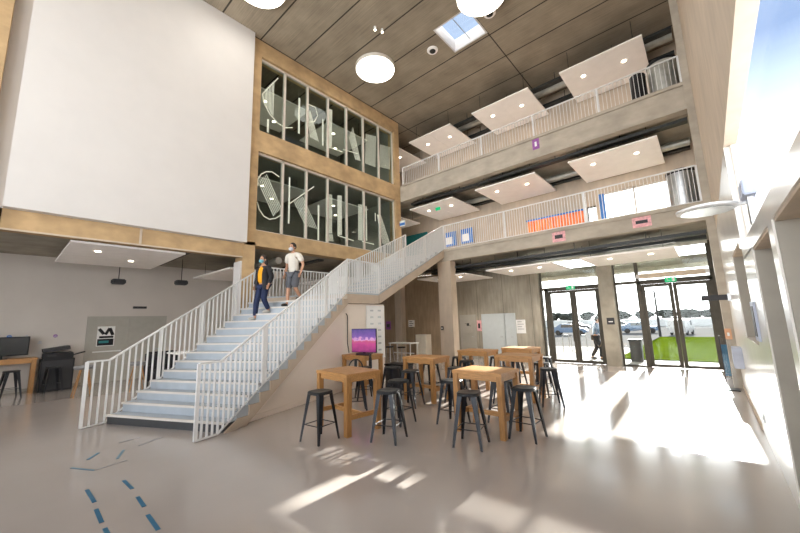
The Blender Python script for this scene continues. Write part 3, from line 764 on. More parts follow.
def make_stool(name='bar_stool', back=False, h=.72):
    r = empty(name, (0, 0, 0))
    m = MB(); a = .15
    n = 20
    ring = []
    def sq(rad, z, k=4):
        out = []
        for i in range(n):
            an = 2*PI*i/n+PI/n; c, s = math.cos(an), math.sin(an)
            e = (abs(c)**k+abs(s)**k)**(-1/k); out.append((rad*e*c, rad*e*s, z))
        return out
    rings = [sq(.155, h-.045), sq(.16, h-.012), sq(.15, h), sq(.06, h-.006), sq(.018, h-.012)]
    vs = [p for R_ in rings for p in R_]; fs = []
    for i in range(len(rings)-1):
        for k in range(n): fs.append((i*n+k, i*n+(k+1) % n, (i+1)*n+(k+1) % n, (i+1)*n+k))
    fs.append(tuple(range((len(rings)-1)*n, len(rings)*n))); fs.append(tuple(range(n))[::-1])
    m.add(vs, fs); m.build('seat', M['seat'], r, smooth=True)
    for sx in (-1, 1):
        for sy in (-1, 1):
            m = MB(); t = Vector((sx*.125, sy*.125, h-.03)); b = Vector((sx*.205, sy*.205, 0.0))
            u = Vector((sx, sy, 0)).normalized(); w = Vector((-u.y, u.x, 0))
            # folded sheet leg: wide at the top, narrow at the foot
            def sec(c, hw, dp): return [c-w*hw-u*dp, c+u*.012, c+w*hw-u*dp, c-u*dp*.6]
            vs = sec(t, .052, .04)+sec(t.lerp(b, .55), .032, .026)+sec(b, .018, .016)
            fs = []
            for i in range(2):
                for k in range(4): fs.append((i*4+k, i*4+(k+1) % 4, (i+1)*4+(k+1) % 4, (i+1)*4+k))
            fs += [(0, 1, 2, 3), (11, 10, 9, 8)]
            m.add(vs, fs); m.build('leg', M['steel'], r)
    m = MB(); z = .24; q = .125+(.205-.125)*(1-z/(h-.03))-.015
    c = [(-q, -q, z), (q, -q, z), (q, q, z), (-q, q, z)]
    for i in range(4): m.tube([c[i], c[(i+1) % 4]], .007, 6)
    m.build('footrest', M['steel'], r)
    if back:
        pts = []
        for i in range(13):
            an = PI*i/12; pts.append((.15*math.cos(an), .14, h-.02+.30*math.sin(an)**.7))
        MB().tube(pts, .014, 8).build('back_arch', M['steel'], r, smooth=True)
        MB().box(-.03, .03, .133, .147, h-.03, h+.27).build('back_splat', M['steel'], r)
    return r
stool0 = make_stool(); stoolb = make_stool('bar_stool', True)
ST = [(-4.68, 3.38, .1, 'black metal stool at the left front of the table nearest the stair'),
      (-3.83, 4.02, .3, 'black metal stool at the right front corner of the table nearest the stair'),
      (-4.3, 4.78, .0, 'black metal stool behind the right end of the table nearest the stair'),
      (-4.9, 5.84, .2, 'black metal stool in front of the middle table before the column'),
      (-4.30, 6.66, .15, 'black metal stool tucked in at the right end of the middle table'),
      (-5.62, 6.05, .0, 'black metal stool at the left end of the middle table'),
      (-5.3, 7.08, .0, 'black metal stool behind the middle table before the column'),
      (-2.74, 4.55, .25, 'black metal stool in front of the sunlit table nearest the viewer'),
      (-2.23, 5.3, .0, 'black metal stool under the right end of the sunlit table'),
      (-3.5, 5.27, .0, 'black metal stool at the left end of the sunlit table'),
      (-2.85, 5.85, .0, 'black metal stool behind the sunlit table nearest the viewer'),
      (-5.43, 8.61, .0, 'black metal stool at the left end of the table before the pale blue door'),
      (-4.77, 7.9, .1, 'black metal stool in front of the table before the pale blue door'),
      (-4.5, 9.05, .0, 'black metal stool behind the table before the pale blue door'),
      (-2.6, 7.45, .5, 'black metal stool standing free at the right end of the table nearest the glass doors'),
      (-3.4, 7.14, .0, 'black metal stool before the table nearest the glass doors'),
      (-3.05, 8.28, .0, 'black metal stool behind the table nearest the glass doors'),
      (-3.4, 9.5, .0, 'black metal stool at the right end of the furthest table'),
      (-3.95, 8.95, .0, 'black metal stool before the furthest table'),
      (-14.45, .32, .2, 'dark metal stool under the wooden desk with the monitor'),
      (-14.58, 1.15, .2, 'dark metal stool before the black printer stand')]
for i, (x, y, rz, lab) in enumerate(ST):
    s = stool0 if i == 0 else copy_tree(stool0)
    s.location = (x, y, 0); s.rotation_euler = (0, 0, rz); tag(s, lab, 'stool', 'black metal bar stools')
for i, (x, y, rz, lab) in enumerate(((-5.45, 4.8, .9, 'black metal stool with an arched back behind the table nearest the stair'), (-6.2, 5.72, -.6, 'black metal stool with an arched back before the screen table'))):
    s = stoolb if i == 0 else copy_tree(stoolb)
    s.location = (x, y, 0); s.rotation_euler = (0, 0, rz); tag(s, lab, 'stool', 'black metal bar stools')

# screen on its table
t = thing('television', 'flat screen showing a purple picture, standing on the table by the stair wall', 'screen', (-6.83, 6.3, .94), math.radians(12))
MB().box(-.39, .39, -.02, .02, .03, .64).build('casing', M['plastic'], t, bevel=.006)
MB().box(-.375, .375, -.026, -.021, .045, .625).build('display', M['tv'], t)['label'] = 'lit purple and pink display'
MB().box(-.04, .04, -.015, .02, .015, .1).build('stand_neck', M['plastic'], t)
MB().box(-.2, .2, -.1, .1, 0, .015).build('stand_base', M['plastic'], t)
k = thing('keyboard', 'black keyboard lying on the screen table', 'keyboard', (-6.55, 6.02, .94), math.radians(10))
MB().box(-.2, .2, -.07, .07, 0, .018).build('keyboard_base', M['plastic'], k)
MB().box(-.19, .19, -.06, .06, .018, .026).build('keys', M['darkgrey'], k)
d = thing('storage_box', 'dark grey box on the floor behind the screen table', 'box', (-6.35, 7.1, 0), .1)
MB().box(-.32, .32, -.2, .2, 0, .6).build('body', M['darkgrey'], d, bevel=.012); MB().box(-.33, .33, -.21, .21, .6, .64).build('lid', M['plastic'], d)
# board with notices at the end of the stair wall
x0 = c; bdir = (Vector((c.x, c.y, 0))-Vector((b.x, b.y, 0))).normalized(); nn = Vector((bdir.y, -bdir.x, 0)); nn = nn if nn.x > 0 else -nn
wb = thing('notice_board', 'pale glass notice board with small dark marks at the end of the stair wall', 'notice board', (c.x-bdir.x*.4, c.y-bdir.y*.4, .7))
def onwall(s, z, o=.02): q = Vector((c.x, c.y, 0))-bdir*s+nn*o; return (q.x, q.y, z)
MB().slab3([onwall(.02, .7, .018), onwall(.78, .7, .018), onwall(.78, 2.22, .018), onwall(.02, 2.22, .018)], nn*.02).build('board', M['paper'], wb, True)
for i in range(7):
    for s in (.18, .5):
        z = 2.05-i*.19; MB().slab3([onwall(s, z, .039), onwall(s+.13, z, .039), onwall(s+.13, z+.05, .039), onwall(s, z+.05, .039)], nn*.004).build('written_mark', M['silver'], wb, True)
cb = tag(MB().tube([onwall(1.55, 2.0, .03), onwall(1.5, 1.93, .03), onwall(1.5, 1.2, .03), onwall(1.45, .95, .03)], .012, 6).build('power_cable', M['plastic']), 'black cable hanging down the wall below the stair landing', 'cable')

# ------------------------------------------------------------------ back of the hall: doors, cabinets, posters
def wall_door(name, x0, x1, mt, h=1.9):
    d = struct(empty(name, ((x0+x1)/2, YW, 0)))
    m = MB(); m.box(x0-.05, x0, YW-.04, YW, 0, h+.05); m.box(x1, x1+.05, YW-.04, YW, 0, h+.05); m.box(x0, x1, YW-.04, YW, h, h+.05); m.build('door_frame', mt, d, True)
    MB().box(x0, x1, YW-.03, YW, .01, h).build('door_leaf', mt, d, True)
    MB().bar((x1-.18, YW-.06, .95), (x1-.06, YW-.06, .95), .02, .03).build('door_handle', M['silver'], d, True)
wall_door('door_3', -7.72, -6.72, M['door']); wall_door('door_4', -6.64, -6.24, M['door'])
wall_door('door_5', -8.85, -8.12, M['greydoor'])
for x0, x1, z0, z1, mt, nm, lab in ((-6.17, -5.78, 1.1, 1.66, 'paper', 'wall_notice', 'white notice panel on the concrete wall right of the pale blue door'),
        (-8.02, -7.8, 1.2, 1.68, 'pink', 'wall_notice', 'small grey and pink notice between the taupe and the pale blue doors'),
        (-13.75, -13.4, 1.3, 1.75, 'purple', 'wall_poster', 'purple poster on the brown wall under the upper stair'),
        (-12.1, -11.7, 1.42, 1.78, 'paper', 'picture_frame', 'small white-framed picture on the brown wall above the cream cabinet')):
    p = thing(nm, lab, 'poster' if 'poster' in nm or 'picture' in nm else 'notice', ((x0+x1)/2, YW-.02, z0))
    MB().box(x0, x1, YW-.025, YW-.001, z0, z1).build('sheet', M[mt], p, True)
    m = MB()
    if mt == 'paper':
        for i in range(4): m.box(x0+.06, x1-.06 if i % 2 else x1-.14, YW-.03, YW-.025, z1-.1-i*.1, z1-.07-i*.1)
        m.build('print', M['darkgrey'] if nm == 'picture_frame' else M['silver'], p, True)
    else:
        m.box(x0+.06, x1-.06, YW-.03, YW-.025, z0+.12, z1-.14); m.build('print', M['darkgrey'], p, True)
d = thing('wall_poster', 'pale square poster on the taupe door', 'poster', (-8.45, YW-.06, 1.2))
MB().box(-8.7, -8.2, YW-.07, YW-.05, 1.1, 1.75).build('sheet', M['greydoor'], d, True)
m = MB(); m.bar((-8.6, YW-.075, 1.55), (-8.3, YW-.075, 1.42), .05, .008); m.box(-8.52, -8.4, YW-.078, YW-.07, 1.44, 1.56); m.build('print', M['darkgrey'], d, True)
cbn = thing('cabinet', 'tall cream cabinet standing against the brown wall', 'cabinet', (-11.0, YW-.25, 0))
MB().box(-11.32, -10.64, YW-.42, YW-.02, 0, 1.05).build('body', M['cab'], cbn, True)
MB().box(-11.3, -10.99, YW-.445, YW-.425, .04, 1.02).build('door', M['cab'], cbn, True); MB().box(-10.97, -10.66, YW-.445, YW-.425, .04, 1.02).build('door', M['cab'], cbn, True)
wt = thing('high_table', 'white high table with thin metal legs in the recess before the brown wall', 'table', (-10.6, 12.2, 0))
MB().box(-11.25, -9.95, 11.9, 12.5, .74, .78).build('tabletop', M['paper'], wt, True)
for x in (-11.2, -10.0):
    for y in (11.95, 12.45): MB().tube([(x, y, 0), (x, y, .74)], .022, 8).build('leg', M['rail'], wt, True)
MB().box(-11.2, -10.0, 12.18, 12.22, .3, .34).build('stretcher', M['rail'], wt, True)
for x, lab in ((-10.9, 'pale wire stool at the left of the white high table in the recess'), (-10.2, 'pale wire stool at the right of the white high table in the recess')):
    s = thing('wire_stool', lab, 'stool', (x, 11.6, 0))
    MB().lathe([(.17, .6), (.18, .63), (.17, .65)], (x, 11.6, 0), 20).build('seat', M['plastic'], s, True)
    for k in range(4):
        an = PI/4+k*PI/2; MB().tube([(x+.12*math.cos(an), 11.6+.12*math.sin(an), .6), (x+.22*math.cos(an), 11.6+.22*math.sin(an), 0)], .01, 6).build('leg', M['silver'], s, True)
s = thing('wall_switch', 'small dark switch box on the concrete column by the middle table', 'switch', (-8.09, YM-.0, 1.4))
MB().box(-8.0, -7.9, YM-.02, YM+.02, 1.35, 1.5).build('casing', M['darkgrey'], s, True); MB().box(-7.98, -7.92, YM-.026, YM-.02, 1.4, 1.45).build('button', M['paper'], s, True)
s = thing('wall_sign', 'small dark pictogram sign on the pillar between the glass doors', 'sign', (-2.66, YW-.26, 1.5))
MB().box(-2.75, -2.52, YW-.27, YW-.25, 1.42, 1.65).build('plate', M['darkgrey'], s, True); MB().box(-2.7, -2.57, YW-.276, YW-.27, 1.5, 1.53).build('pictogram', M['paper'], s, True)

# ------------------------------------------------------------------ left zone
# taupe double door, poster
d = struct(empty('door_6', (XB, 3.0, 0)))
m = MB(); m.box(XB, XB+.04, 1.9, 1.97, 0, 2.2); m.box(XB, XB+.04, 4.1, 4.17, 0, 2.2); m.box(XB, XB+.04, 1.97, 4.1, 2.14, 2.2); m.build('door_frame', M['greydoor'], d, True)
for a, b_ in ((1.97, 3.03), (3.035, 4.1)):
    lf = MB().box(XB, XB+.03, a, b_, .01, 2.14).build('door_leaf', M['greydoor'], d, True)
    MB().bar((XB+.06, b_-.3, 1.0), (XB+.06, b_-.12, 1.0), .03, .03).build('door_handle', M['silver'], lf, True)
MB().bar((XB+.07, 2.1, 1.02), (XB+.07, 2.85, 1.02), .03, .04).build('push_bar', M['paper'], d, True)
p = thing('wall_poster', 'black and teal poster on the taupe double door', 'poster', (XB+.04, 2.4, 1.2))
MB().box(XB+.031, XB+.04, 2.18, 2.65, 1.2, 1.86).build('sheet', M['paper'], p, True)
m = MB()
m.bar((XB+.043, 2.22, 1.78), (XB+.043, 2.36, 1.6), .008, .09); m.bar((XB+.043, 2.4, 1.58), (XB+.043, 2.5, 1.8), .008, .08); m.bar((XB+.043, 2.5, 1.8), (XB+.043, 2.6, 1.56), .008, .09); m.bar((XB+.043, 2.24, 1.5), (XB+.043, 2.62, 1.5), .008, .07)
m.box(XB+.04, XB+.046, 2.2, 2.63, 1.22, 1.44); m.build('black_print', M['plastic'], p, True)
MB().box(XB+.046, XB+.05, 2.24, 2.5, 1.3, 1.38).build('teal_print', M['teal'], p, True)
# stickers on the wall
for i, (y, z, w_, mt, lab) in enumerate(((.2, 1.62, .16, 'blue', 'small blue round sticker on the grey wall above the monitor'), (.55, 1.62, .15, 'bluebox', 'faint grey-blue sticker on the grey wall right of the blue one'),
        (.85, 1.42, .2, 'bluebox', 'faint grey sticker low on the grey wall above the printer'), (1.18, 1.6, .15, 'purple', 'faint purple round sticker on the grey wall above the printer'))):
    s = thing('wall_sticker', lab, 'sticker', (XB+.004, y, z))
    m = MB(); m.v = []; n = 14
    w_ *= .7
    m.slab3([(XB, y+w_/2*math.cos(2*PI*k/n), z+w_/2*math.sin(2*PI*k/n)) for k in range(n)], (.004, 0, 0)); m.build('disc', M['greywall'] if mt == 'bluebox' else M[mt], s, True)
    m = MB(); m.box(XB+.004, XB+.007, y-w_*.35, y+w_*.35, z-.03, z-.01); m.box(XB+.004, XB+.007, y-w_*.2, y+w_*.25, z+.01, z+.03); m.build('print', M['bluebox'], s, True)
# desk with monitor
dk = thing('desk', 'wooden high desk against the grey wall at the left edge', 'desk', (-15.2, -.1, 0))
MB().box(-15.55, -14.85, -1.2, .82, .95, 1.0).build('desktop', M['wood'], dk, True, bevel=.005)
for x, y in ((-15.48, .75), (-14.9, .75), (-15.48, -1.12), (-14.9, -1.12)): MB().box(x-.045, x+.045, y-.045, y+.045, 0, .95).build('leg', M['wood2'], dk, True)
MB().box(-14.92, -14.88, -1.07, .7, .86, .95).build('apron', M['wood'], dk, True)
mo = thing('monitor', 'black computer monitor on the wooden desk', 'monitor', (-15.2, .05, 1.0))
MB().box(-15.22, -15.17, -.5, .62, 1.08, 1.62).build('casing', M['plastic'], mo, True, bevel=.008)
MB().box(-15.17, -15.165, -.47, .59, 1.11, 1.59).build('display', M['scr'], mo, True)
MB().box(-15.24, -15.2, .0, .12, 1.0, 1.2).build('stand_neck', M['plastic'], mo, True); MB().box(-15.35, -15.05, -.1, .22, 1.0, 1.015).build('stand_base', M['plastic'], mo, True)
# printer on its stand
pr_ = thing('printer', 'black office printer with an open sloping lid beside the desk', 'printer', (-15.2, 1.25, .9))
MB().box(-15.5, -14.85, .92, 1.58, .92, 1.1).build('body', M['plastic'], pr_, True, bevel=.02)
MB().slab3([(-15.5, .92, 1.12), (-14.87, .92, 1.12), (-14.87, 1.5, 1.2), (-15.5, 1.5, 1.2)], (0, -.02, .1)).build('scanner_lid', M['darkgrey'], pr_, True)
MB().slab3([(-15.1, 1.58, 1.0), (-14.9, 1.58, 1.0), (-14.9, 1.85, 1.07), (-15.1, 1.85, 1.07)], (0, 0, .03)).build('paper_tray', M['plastic'], pr_, True)
MB().box(-14.85, -14.84, 1.0, 1.2, 1.0, 1.06).build('control_panel', M['darkgrey'], pr_, True)
ps = thing('printer_stand', 'black cupboard carrying the printer', 'cupboard', (-15.2, 1.25, 0))
MB().box(-15.52, -14.86, .88, 1.62, 0, .92).build('body', M['plastic'], ps, True)
MB().box(-14.86, -14.84, .92, 1.58, .05, .88).build('door', M['darkgrey'], ps, True)
# wooden-legged grey stools behind the railing
ws = thing('wooden_leg_stool', 'grey shell stool on splayed wooden legs before the taupe door', 'stool', (-12.9, 1.62, 0))
MB().lathe([(.12, .70), (.20, .715), (.23, .76), (.225, .80), (.2, .77), (.05, .755)], (0, 0, 0), 24).build('seat', M['greyTape'], ws, smooth=True)
for k in range(4):
    an = PI/4+k*PI/2; MB().tube([(.1*math.cos(an), .1*math.sin(an), .71), (.27*math.cos(an), .27*math.sin(an), 0)], [.018, .012], 8).build('leg', M['wood2'], ws)
ws2 = copy_tree(ws); ws2.location = (-12.6, 2.75, 0); tag(ws2, 'grey shell stool on wooden legs seen through the left stair railing', 'stool')
lt_ = thing('side_table', 'low white table seen through the left stair railing bars', 'table', (-12.3, 3.9, 0))
MB().box(-12.8, -11.8, 3.5, 4.4, .96, 1.0).build('tabletop', M['paper'], lt_, True)
for x in (-12.75, -11.85):
    for y in (3.55, 4.35): MB().tube([(x, y, 0), (x, y, .96)], .02, 8).build('leg', M['rail'], lt_, True)
sf = thing('armchair', 'dark armchair behind the left stair railing', 'armchair', (-13.2, 3.6, 0))
MB().box(-13.6, -12.95, 3.2, 4.0, .15, .45).build('seat', M['jacket'], sf, True, bevel=.04); MB().box(-13.75, -13.55, 3.15, 4.05, .15, 1.0).build('backrest', M['jacket'], sf, True, bevel=.05)
for y in (3.12, 4.0): MB().box(-13.6, -12.98, y-.02, y+.1, .15, .62).build('armrest', M['jacket'], sf, True, bevel=.03)
for x in (-13.6, -13.05):
    for y in (3.25, 3.95): MB().tube([(x, y, 0), (x, y, .16)], .02, 6).build('leg', M['steel'], sf, True)

# ------------------------------------------------------------------ gallery items
tw = tag(MB().box(-12.9, -10.6, YW-.06, YW-.001, F1+.0, 6.35).build('teal_panel', M['teal']), 'teal painted wall panel behind the stair top', 'wall panel')
for i, (x, z, lab) in enumerate(((-9.0, F1, 'blue display board on the first gallery, the left one by the stair head'), (-8.1, F1, 'blue display board on the first gallery, the right one by the stair head'))):
    b_ = thing('display_board', lab, 'display board', (x, 14.1, z))
    MB().box(x-.3, x+.3, 14.08, 14.12, z+.75, z+1.45).build('panel', M['blue'], b_, True)
    MB().box(x-.25, x+.1, 14.07, 14.079, z+.85, z+1.2).build('print', M['paper'], b_, True)
    for dx in (-.25, .25): MB().bar((x+dx, 14.1, z), (x+dx, 14.1, z+.75), .03, .03).build('leg', M['silver'], b_, True)
oc = thing('shelf_unit', 'long low orange slatted shelf unit on the first gallery', 'shelf unit', (-4.1, 14.1, F1))
MB().box(-5.2, -3.08, 14.0, 14.36, F1, F1+.06).build('plinth', M['plastic'], oc, True)
m = MB()
for i in range(14):
    x = -5.18+i*.15; m.box(x, x+.11, 13.98, 14.02, F1+.06, F1+1.12)
m.build('slats', M['orange'], oc, True); MB().box(-5.2, -3.08, 14.02, 14.36, F1+.06, F1+1.12).build('body', M['orange'], oc, True)
MB().box(-5.22, -3.06, 13.97, 14.37, F1+1.12, F1+1.18).build('top', M['blue'], oc, True)
def drum(x, y, z, r, h, mt, lab):
    d = thing('drum_bin', lab, 'bin', (x, y, z))
    MB().lathe([(r*.97, 0), (r, .03), (r, h-.1)], (x, y, z), 32).build('body', mt, d, True, smooth=True)
    MB().lathe([(r*1.02, h-.1), (r*1.02, h-.02), (r*.97, h), (r*.5, h)], (x, y, z), 32).build('rim', M['plastic'], d, True, smooth=True)
drum(-.13, 12.1, F1, .33, 1.12, M['silver'], 'silver cylindrical bin with a black rim at the right end of the first gallery')
drum(-.16, 12.15, F2, .36, 1.2, M['duct'], 'large grey cylindrical bin with a black rim at the right end of the top gallery')
drum(-.76, 11.95, F2, .2, .95, M['plastic'], 'smaller black cylindrical bin beside the grey one on the top gallery')
for x0, x1, z0, z1, mt, lab in ((-3.5, -3.1, 4.1, 4.42, 'pink', 'small pink banner on the first gallery edge, the left one'), (-1.32, -.88, 4.13, 4.42, 'pink', 'pink and red banner on the first gallery edge, nearer the right wall'),
                                (-3.85, -3.62, 7.4, 7.77, 'purple', 'small purple and white banner on the top gallery edge')):
    yf = YM-.0005; b_ = thing('hanging_banner', lab, 'banner', ((x0+x1)/2, yf, z0)); MB().box(x0, x1, yf-.01, yf, z0, z1).build('sheet', M[mt], b_, True)
    MB().box(x0+.08, x1-.08, yf-.015, yf-.0105, z0+.1, z1-.1).build('print', M['darkgrey'] if mt == 'pink' else M['paper'], b_, True)
bs = thing('hanging_sign', 'small blue and white hanging sign beside the glass wall corner', 'sign', (-9.7, 11.4, 5.85))
MB().box(-9.9, -9.6, 11.38, 11.41, 5.9, 6.15).build('plate', M['paper'], bs, True); MB().box(-9.9, -9.6, 11.375, 11.379, 5.95, 6.06).build('stripe', M['blue'], bs, True)

# ------------------------------------------------------------------ right wall fittings
rl = thing('disc_lamp', 'round white disc lamp projecting from the right wall above the niches', 'lamp', (.12, 4.42, 2.72))
MB().lathe([(.205, 0), (.235, .012), (.235, .03), (.2, .04)], (.10, 4.42, 2.71), 40).build('lamp_ring', M['rail'], rl, True, smooth=True)
MB().lathe([(.2, 0), (.19, .02)], (.10, 4.42, 2.705), 40).build('underside', M['silver'], rl, True)
MB().bar((.3, 4.42, 2.735), (.4, 4.42, 2.735), .05, .03).build('arm', M['rail'], rl, True)
jb = thing('junction_box', 'grey box fixed at the window sill of the right wall', 'box', (.37, 4.25, 2.76))
MB().box(.34, .43, 4.12, 4.4, 2.74, 2.88).build('casing', M['bluebox'], jb, True, bevel=.01); MB().box(.37, .41, 4.2, 4.32, 2.5, 2.74).build('bracket', M['silver'], jb, True)
fs = thing('flag_sign', 'grey flag sign sticking out from the right wall near the doors', 'sign', (.2, 10.5, 2.0))
MB().box(-.1, .36, 10.47, 10.52, 2.0, 2.12).build('blade', M['darkgrey'], fs, True); MB().box(.34, .38, 10.44, 10.55, 1.98, 2.14).build('bracket', M['silver'], fs, True)
ob = thing('wall_mounted_box', 'small orange box on the right wall by the glass doors', 'box', (.34, 11.0, 1.2))
MB().box(.21, .33, 11.36, 11.4, 1.1, 1.35).build('casing', M['orangebox'], ob, True, bevel=.008); MB().box(.25, .29, 11.355, 11.36, 1.18, 1.26).build('button', M['paper'], ob, True)
gb = thing('glass_barrier', 'narrow upright glass screen on a flat base at the right wall', 'glass screen', (.2, 11.0, 0))
MB().box(.05, .3, 10.9, 11.2, 0, .02).build('base_plate', M['darkgrey'], gb, True); MB().box(.1, .28, 11.04, 11.06, .02, 1.15).build('pane', M['bglass'], gb, True); MB().box(.08, .1, 11.02, 11.08, .02, 1.2).build('post', M['darkgrey'], gb, True); MB().box(.1, .2, 11.06, 11.065, .3, 1.0).build('poster', M['blueTape'], gb, True)
bb = thing('wall_box', 'grey-blue cabinet box low on the right wall', 'box', (.33, 9.6, .7))
MB().box(.24, .38, 9.5, 9.95, .65, 1.05).build('casing', M['bluebox'], bb, True, bevel=.008); MB().box(.236, .24, 9.55, 9.9, .7, 1.0).build('door', M['bluebox'], bb, True)
np_ = thing('wall_panel', 'violet-grey panel on the pier between the far and middle niches', 'panel', (.37, 5.2, 1.5))
MB().box(.36, .379, 5.35, 5.7, 1.42, 1.85).build('plate', M['bluebox'], np_, True); MB().box(.355, .36, 5.4, 5.65, 1.47, 1.8).build('cover', M['darkgrey'], np_, True)
so = thing('wall_socket', 'small grey socket low on the white right wall', 'socket', (.37, 7.0, .3))
MB().box(.368, .379, 6.9, 7.02, .26, .36).build('plate', M['silver'], so, True); MB().box(.366, .368, 6.93, 6.99, .29, .33).build('insert', M['darkgrey'], so, True)

# ------------------------------------------------------------------ floor tape marks
tapes = [('blue', (-5.42, .81), (-4.98, .815), .036), ('blue', (-4.78, .80), (-4.42, .79), .036), ('blue', (-4.28, .79), (-3.9, .79), .036),
         ('blue', (-5.38, 1.13), (-5.03, 1.14), .036), ('blue', (-4.76, 1.13), (-4.45, 1.12), .036), ('blue', (-4.24, 1.1), (-3.86, 1.09), .036)]
names = ['left row, furthest of three', 'left row, middle of three', 'left row, nearest of three', 'right row, furthest of three', 'right row, middle of three', 'right row, nearest of three']
def tape(a, b_, w, mt, lab):
    tag(MB().bar((a[0], a[1], .0022), (b_[0], b_[1], .0022), w, .003).build('floor_tape', mt), lab, 'floor marking', 'tape marks on the floor')
for (mt, a, b_, w), nm in zip(tapes, names): tape(a, b_, w, M['blueTape'], 'blue tape dash on the floor, '+nm)
tape((-6.62, .97), (-6.84, 1.11), .035, M['blueTape'], 'short blue tape stroke on the floor left of the grey one, before the stair')
tape((-6.31, 1.23), (-6.68, 1.37), .035, M['tealTape'], 'short dark tape stroke on the floor right of the blue one, before the stair')
tape((-6.42, .78), (-6.06, .96), .028, M['tealTape'], 'thin dark tape line, left arm of the arrowhead on the floor')
tape((-6.06, .96), (-6.14, 1.3), .022, M['greyTape'], 'thin grey tape line, right arm of the arrowhead on the floor')
tape((-7.15, 1.4), (-7.2, 1.68), .02, M['greyTape'], 'faint grey tape line below the stair, left of two')
tape((-6.72, 1.56), (-6.9, 1.9), .02, M['greyTape'], 'faint grey tape line below the stair, right of two')

# ------------------------------------------------------------------ people
def skin(name, nodes, edges, mt, parent, sub=2, root=0):
    """nodes: list of (x,y,z,rx,ry); grown with a Skin modifier and frozen to a mesh"""
    me = bpy.data.meshes.new(name); me.from_pydata([n[:3] for n in nodes], edges, [])
    o = bpy.data.objects.new(name, me); COL.objects.link(o)
    sk_ = o.modifiers.new('s', 'SKIN'); sk_.use_smooth_shade = True
    lay = me.skin_vertices[0] if len(me.skin_vertices) else None
    if lay is None:
        bm = bmesh.new(); bm.from_mesh(me); bm.verts.layers.skin.verify(); bm.to_mesh(me); bm.free(); lay = me.skin_vertices[0]
    for i, n in enumerate(nodes):
        lay.data[i].radius = (n[3], n[4] if len(n) > 4 else n[3]); lay.data[i].use_root = (i == root)
    sb = o.modifiers.new('b', 'SUBSURF'); sb.levels = sub; sb.render_levels = sub
    bpy.context.view_layer.update()
    dg = bpy.context.evaluated_depsgraph_get(); ev = o.evaluated_get(dg)
    nm = bpy.data.meshes.new_from_object(ev); bpy.data.objects.remove(o); bpy.data.meshes.remove(me)
    nm.name = name; nm.materials.clear(); nm.materials.append(mt)
    for p in nm.polygons: p.use_smooth = True
    r = bpy.data.objects.new(name, nm); COL.objects.link(r); r.parent = parent
    return r
def blob(m, c, r, n=14, k=10, f=None):
    """ellipsoid"""
    o = len(m.v)
    for i in range(k+1):
        th = PI*i/k
        for j in range(n):
            ph = 2*PI*j/n; d = Vector((math.sin(th)*math.cos(ph), math.sin(th)*math.sin(ph), math.cos(th)))
            p = Vector((c[0]+r[0]*d.x, c[1]+r[1]*d.y, c[2]+r[2]*d.z))
            if f: p = f(p, d)
            m.v.append(tuple(p))
    for i in range(k):
        for j in range(n): m.f.append([o+i*n+j, o+i*n+(j+1) % n, o+(i+1)*n+(j+1) % n, o+(i+1)*n+j]); m.mi.append(m.cur)
    return m
def hand(nodes, edges, w, d, s):
    """five short finger chains rooted in the palm; w wrist index, d arm direction, s side"""
    W = Vector(nodes[w][:3]); d = Vector(d).normalized(); a = Vector((0, 1, 0)); a = (a-d*a.dot(d)).normalized()
    p = len(nodes); q = W+d*.06; nodes.append((q.x, q.y, q.z, .018, .036)); edges.append((w, p))
    for k, (off, ln) in enumerate(((-.030, .058), (-.010, .068), (.010, .064), (.029, .05))):
        b1 = q+a*off+d*.035; b2 = b1+d*ln*.6+Vector((-.012*s, 0, 0)); 
        i = len(nodes); nodes.append((b1.x, b1.y, b1.z, .009)); nodes.append((b2.x, b2.y, b2.z, .007)); edges += [(p, i), (i, i+1)]
    b1 = W+d*.04-a*.042; b2 = b1+d*.04-a*.012; i = len(nodes); nodes.append((b1.x, b1.y, b1.z, .011)); nodes.append((b2.x, b2.y, b2.z, .008)); edges += [(p, i), (i, i+1)]
def head_mesh(m, c, tilt=0):
    """head with brow, nose, chin, ears; faces -y"""
    def f(p, d):
        x, y, z = p-Vector(c)
        if z < 0: x *= 1-.28*min(1, -z/.12); 
        if y < -.02:
            if abs(x) < .02 and -.05 < z < .02: y -= .018*(1-abs(x)/.02)
            if .018 < abs(x) < .05 and .0 < z < .03: y += .008
            if z < -.07: y += .012
        return Vector((c[0]+x, c[1]+y, c[2]+z))
    blob(m, c, (.074, .094, .118), 22, 18, f)
    for s in (-1, 1): blob(m, (c[0]+s*.075, c[1]+.008, c[2]-.01), (.012, .022, .032), 8, 6)
    blob(m, (c[0], c[1]-.098, c[2]-.02), (.014, .02, .024), 8, 6)

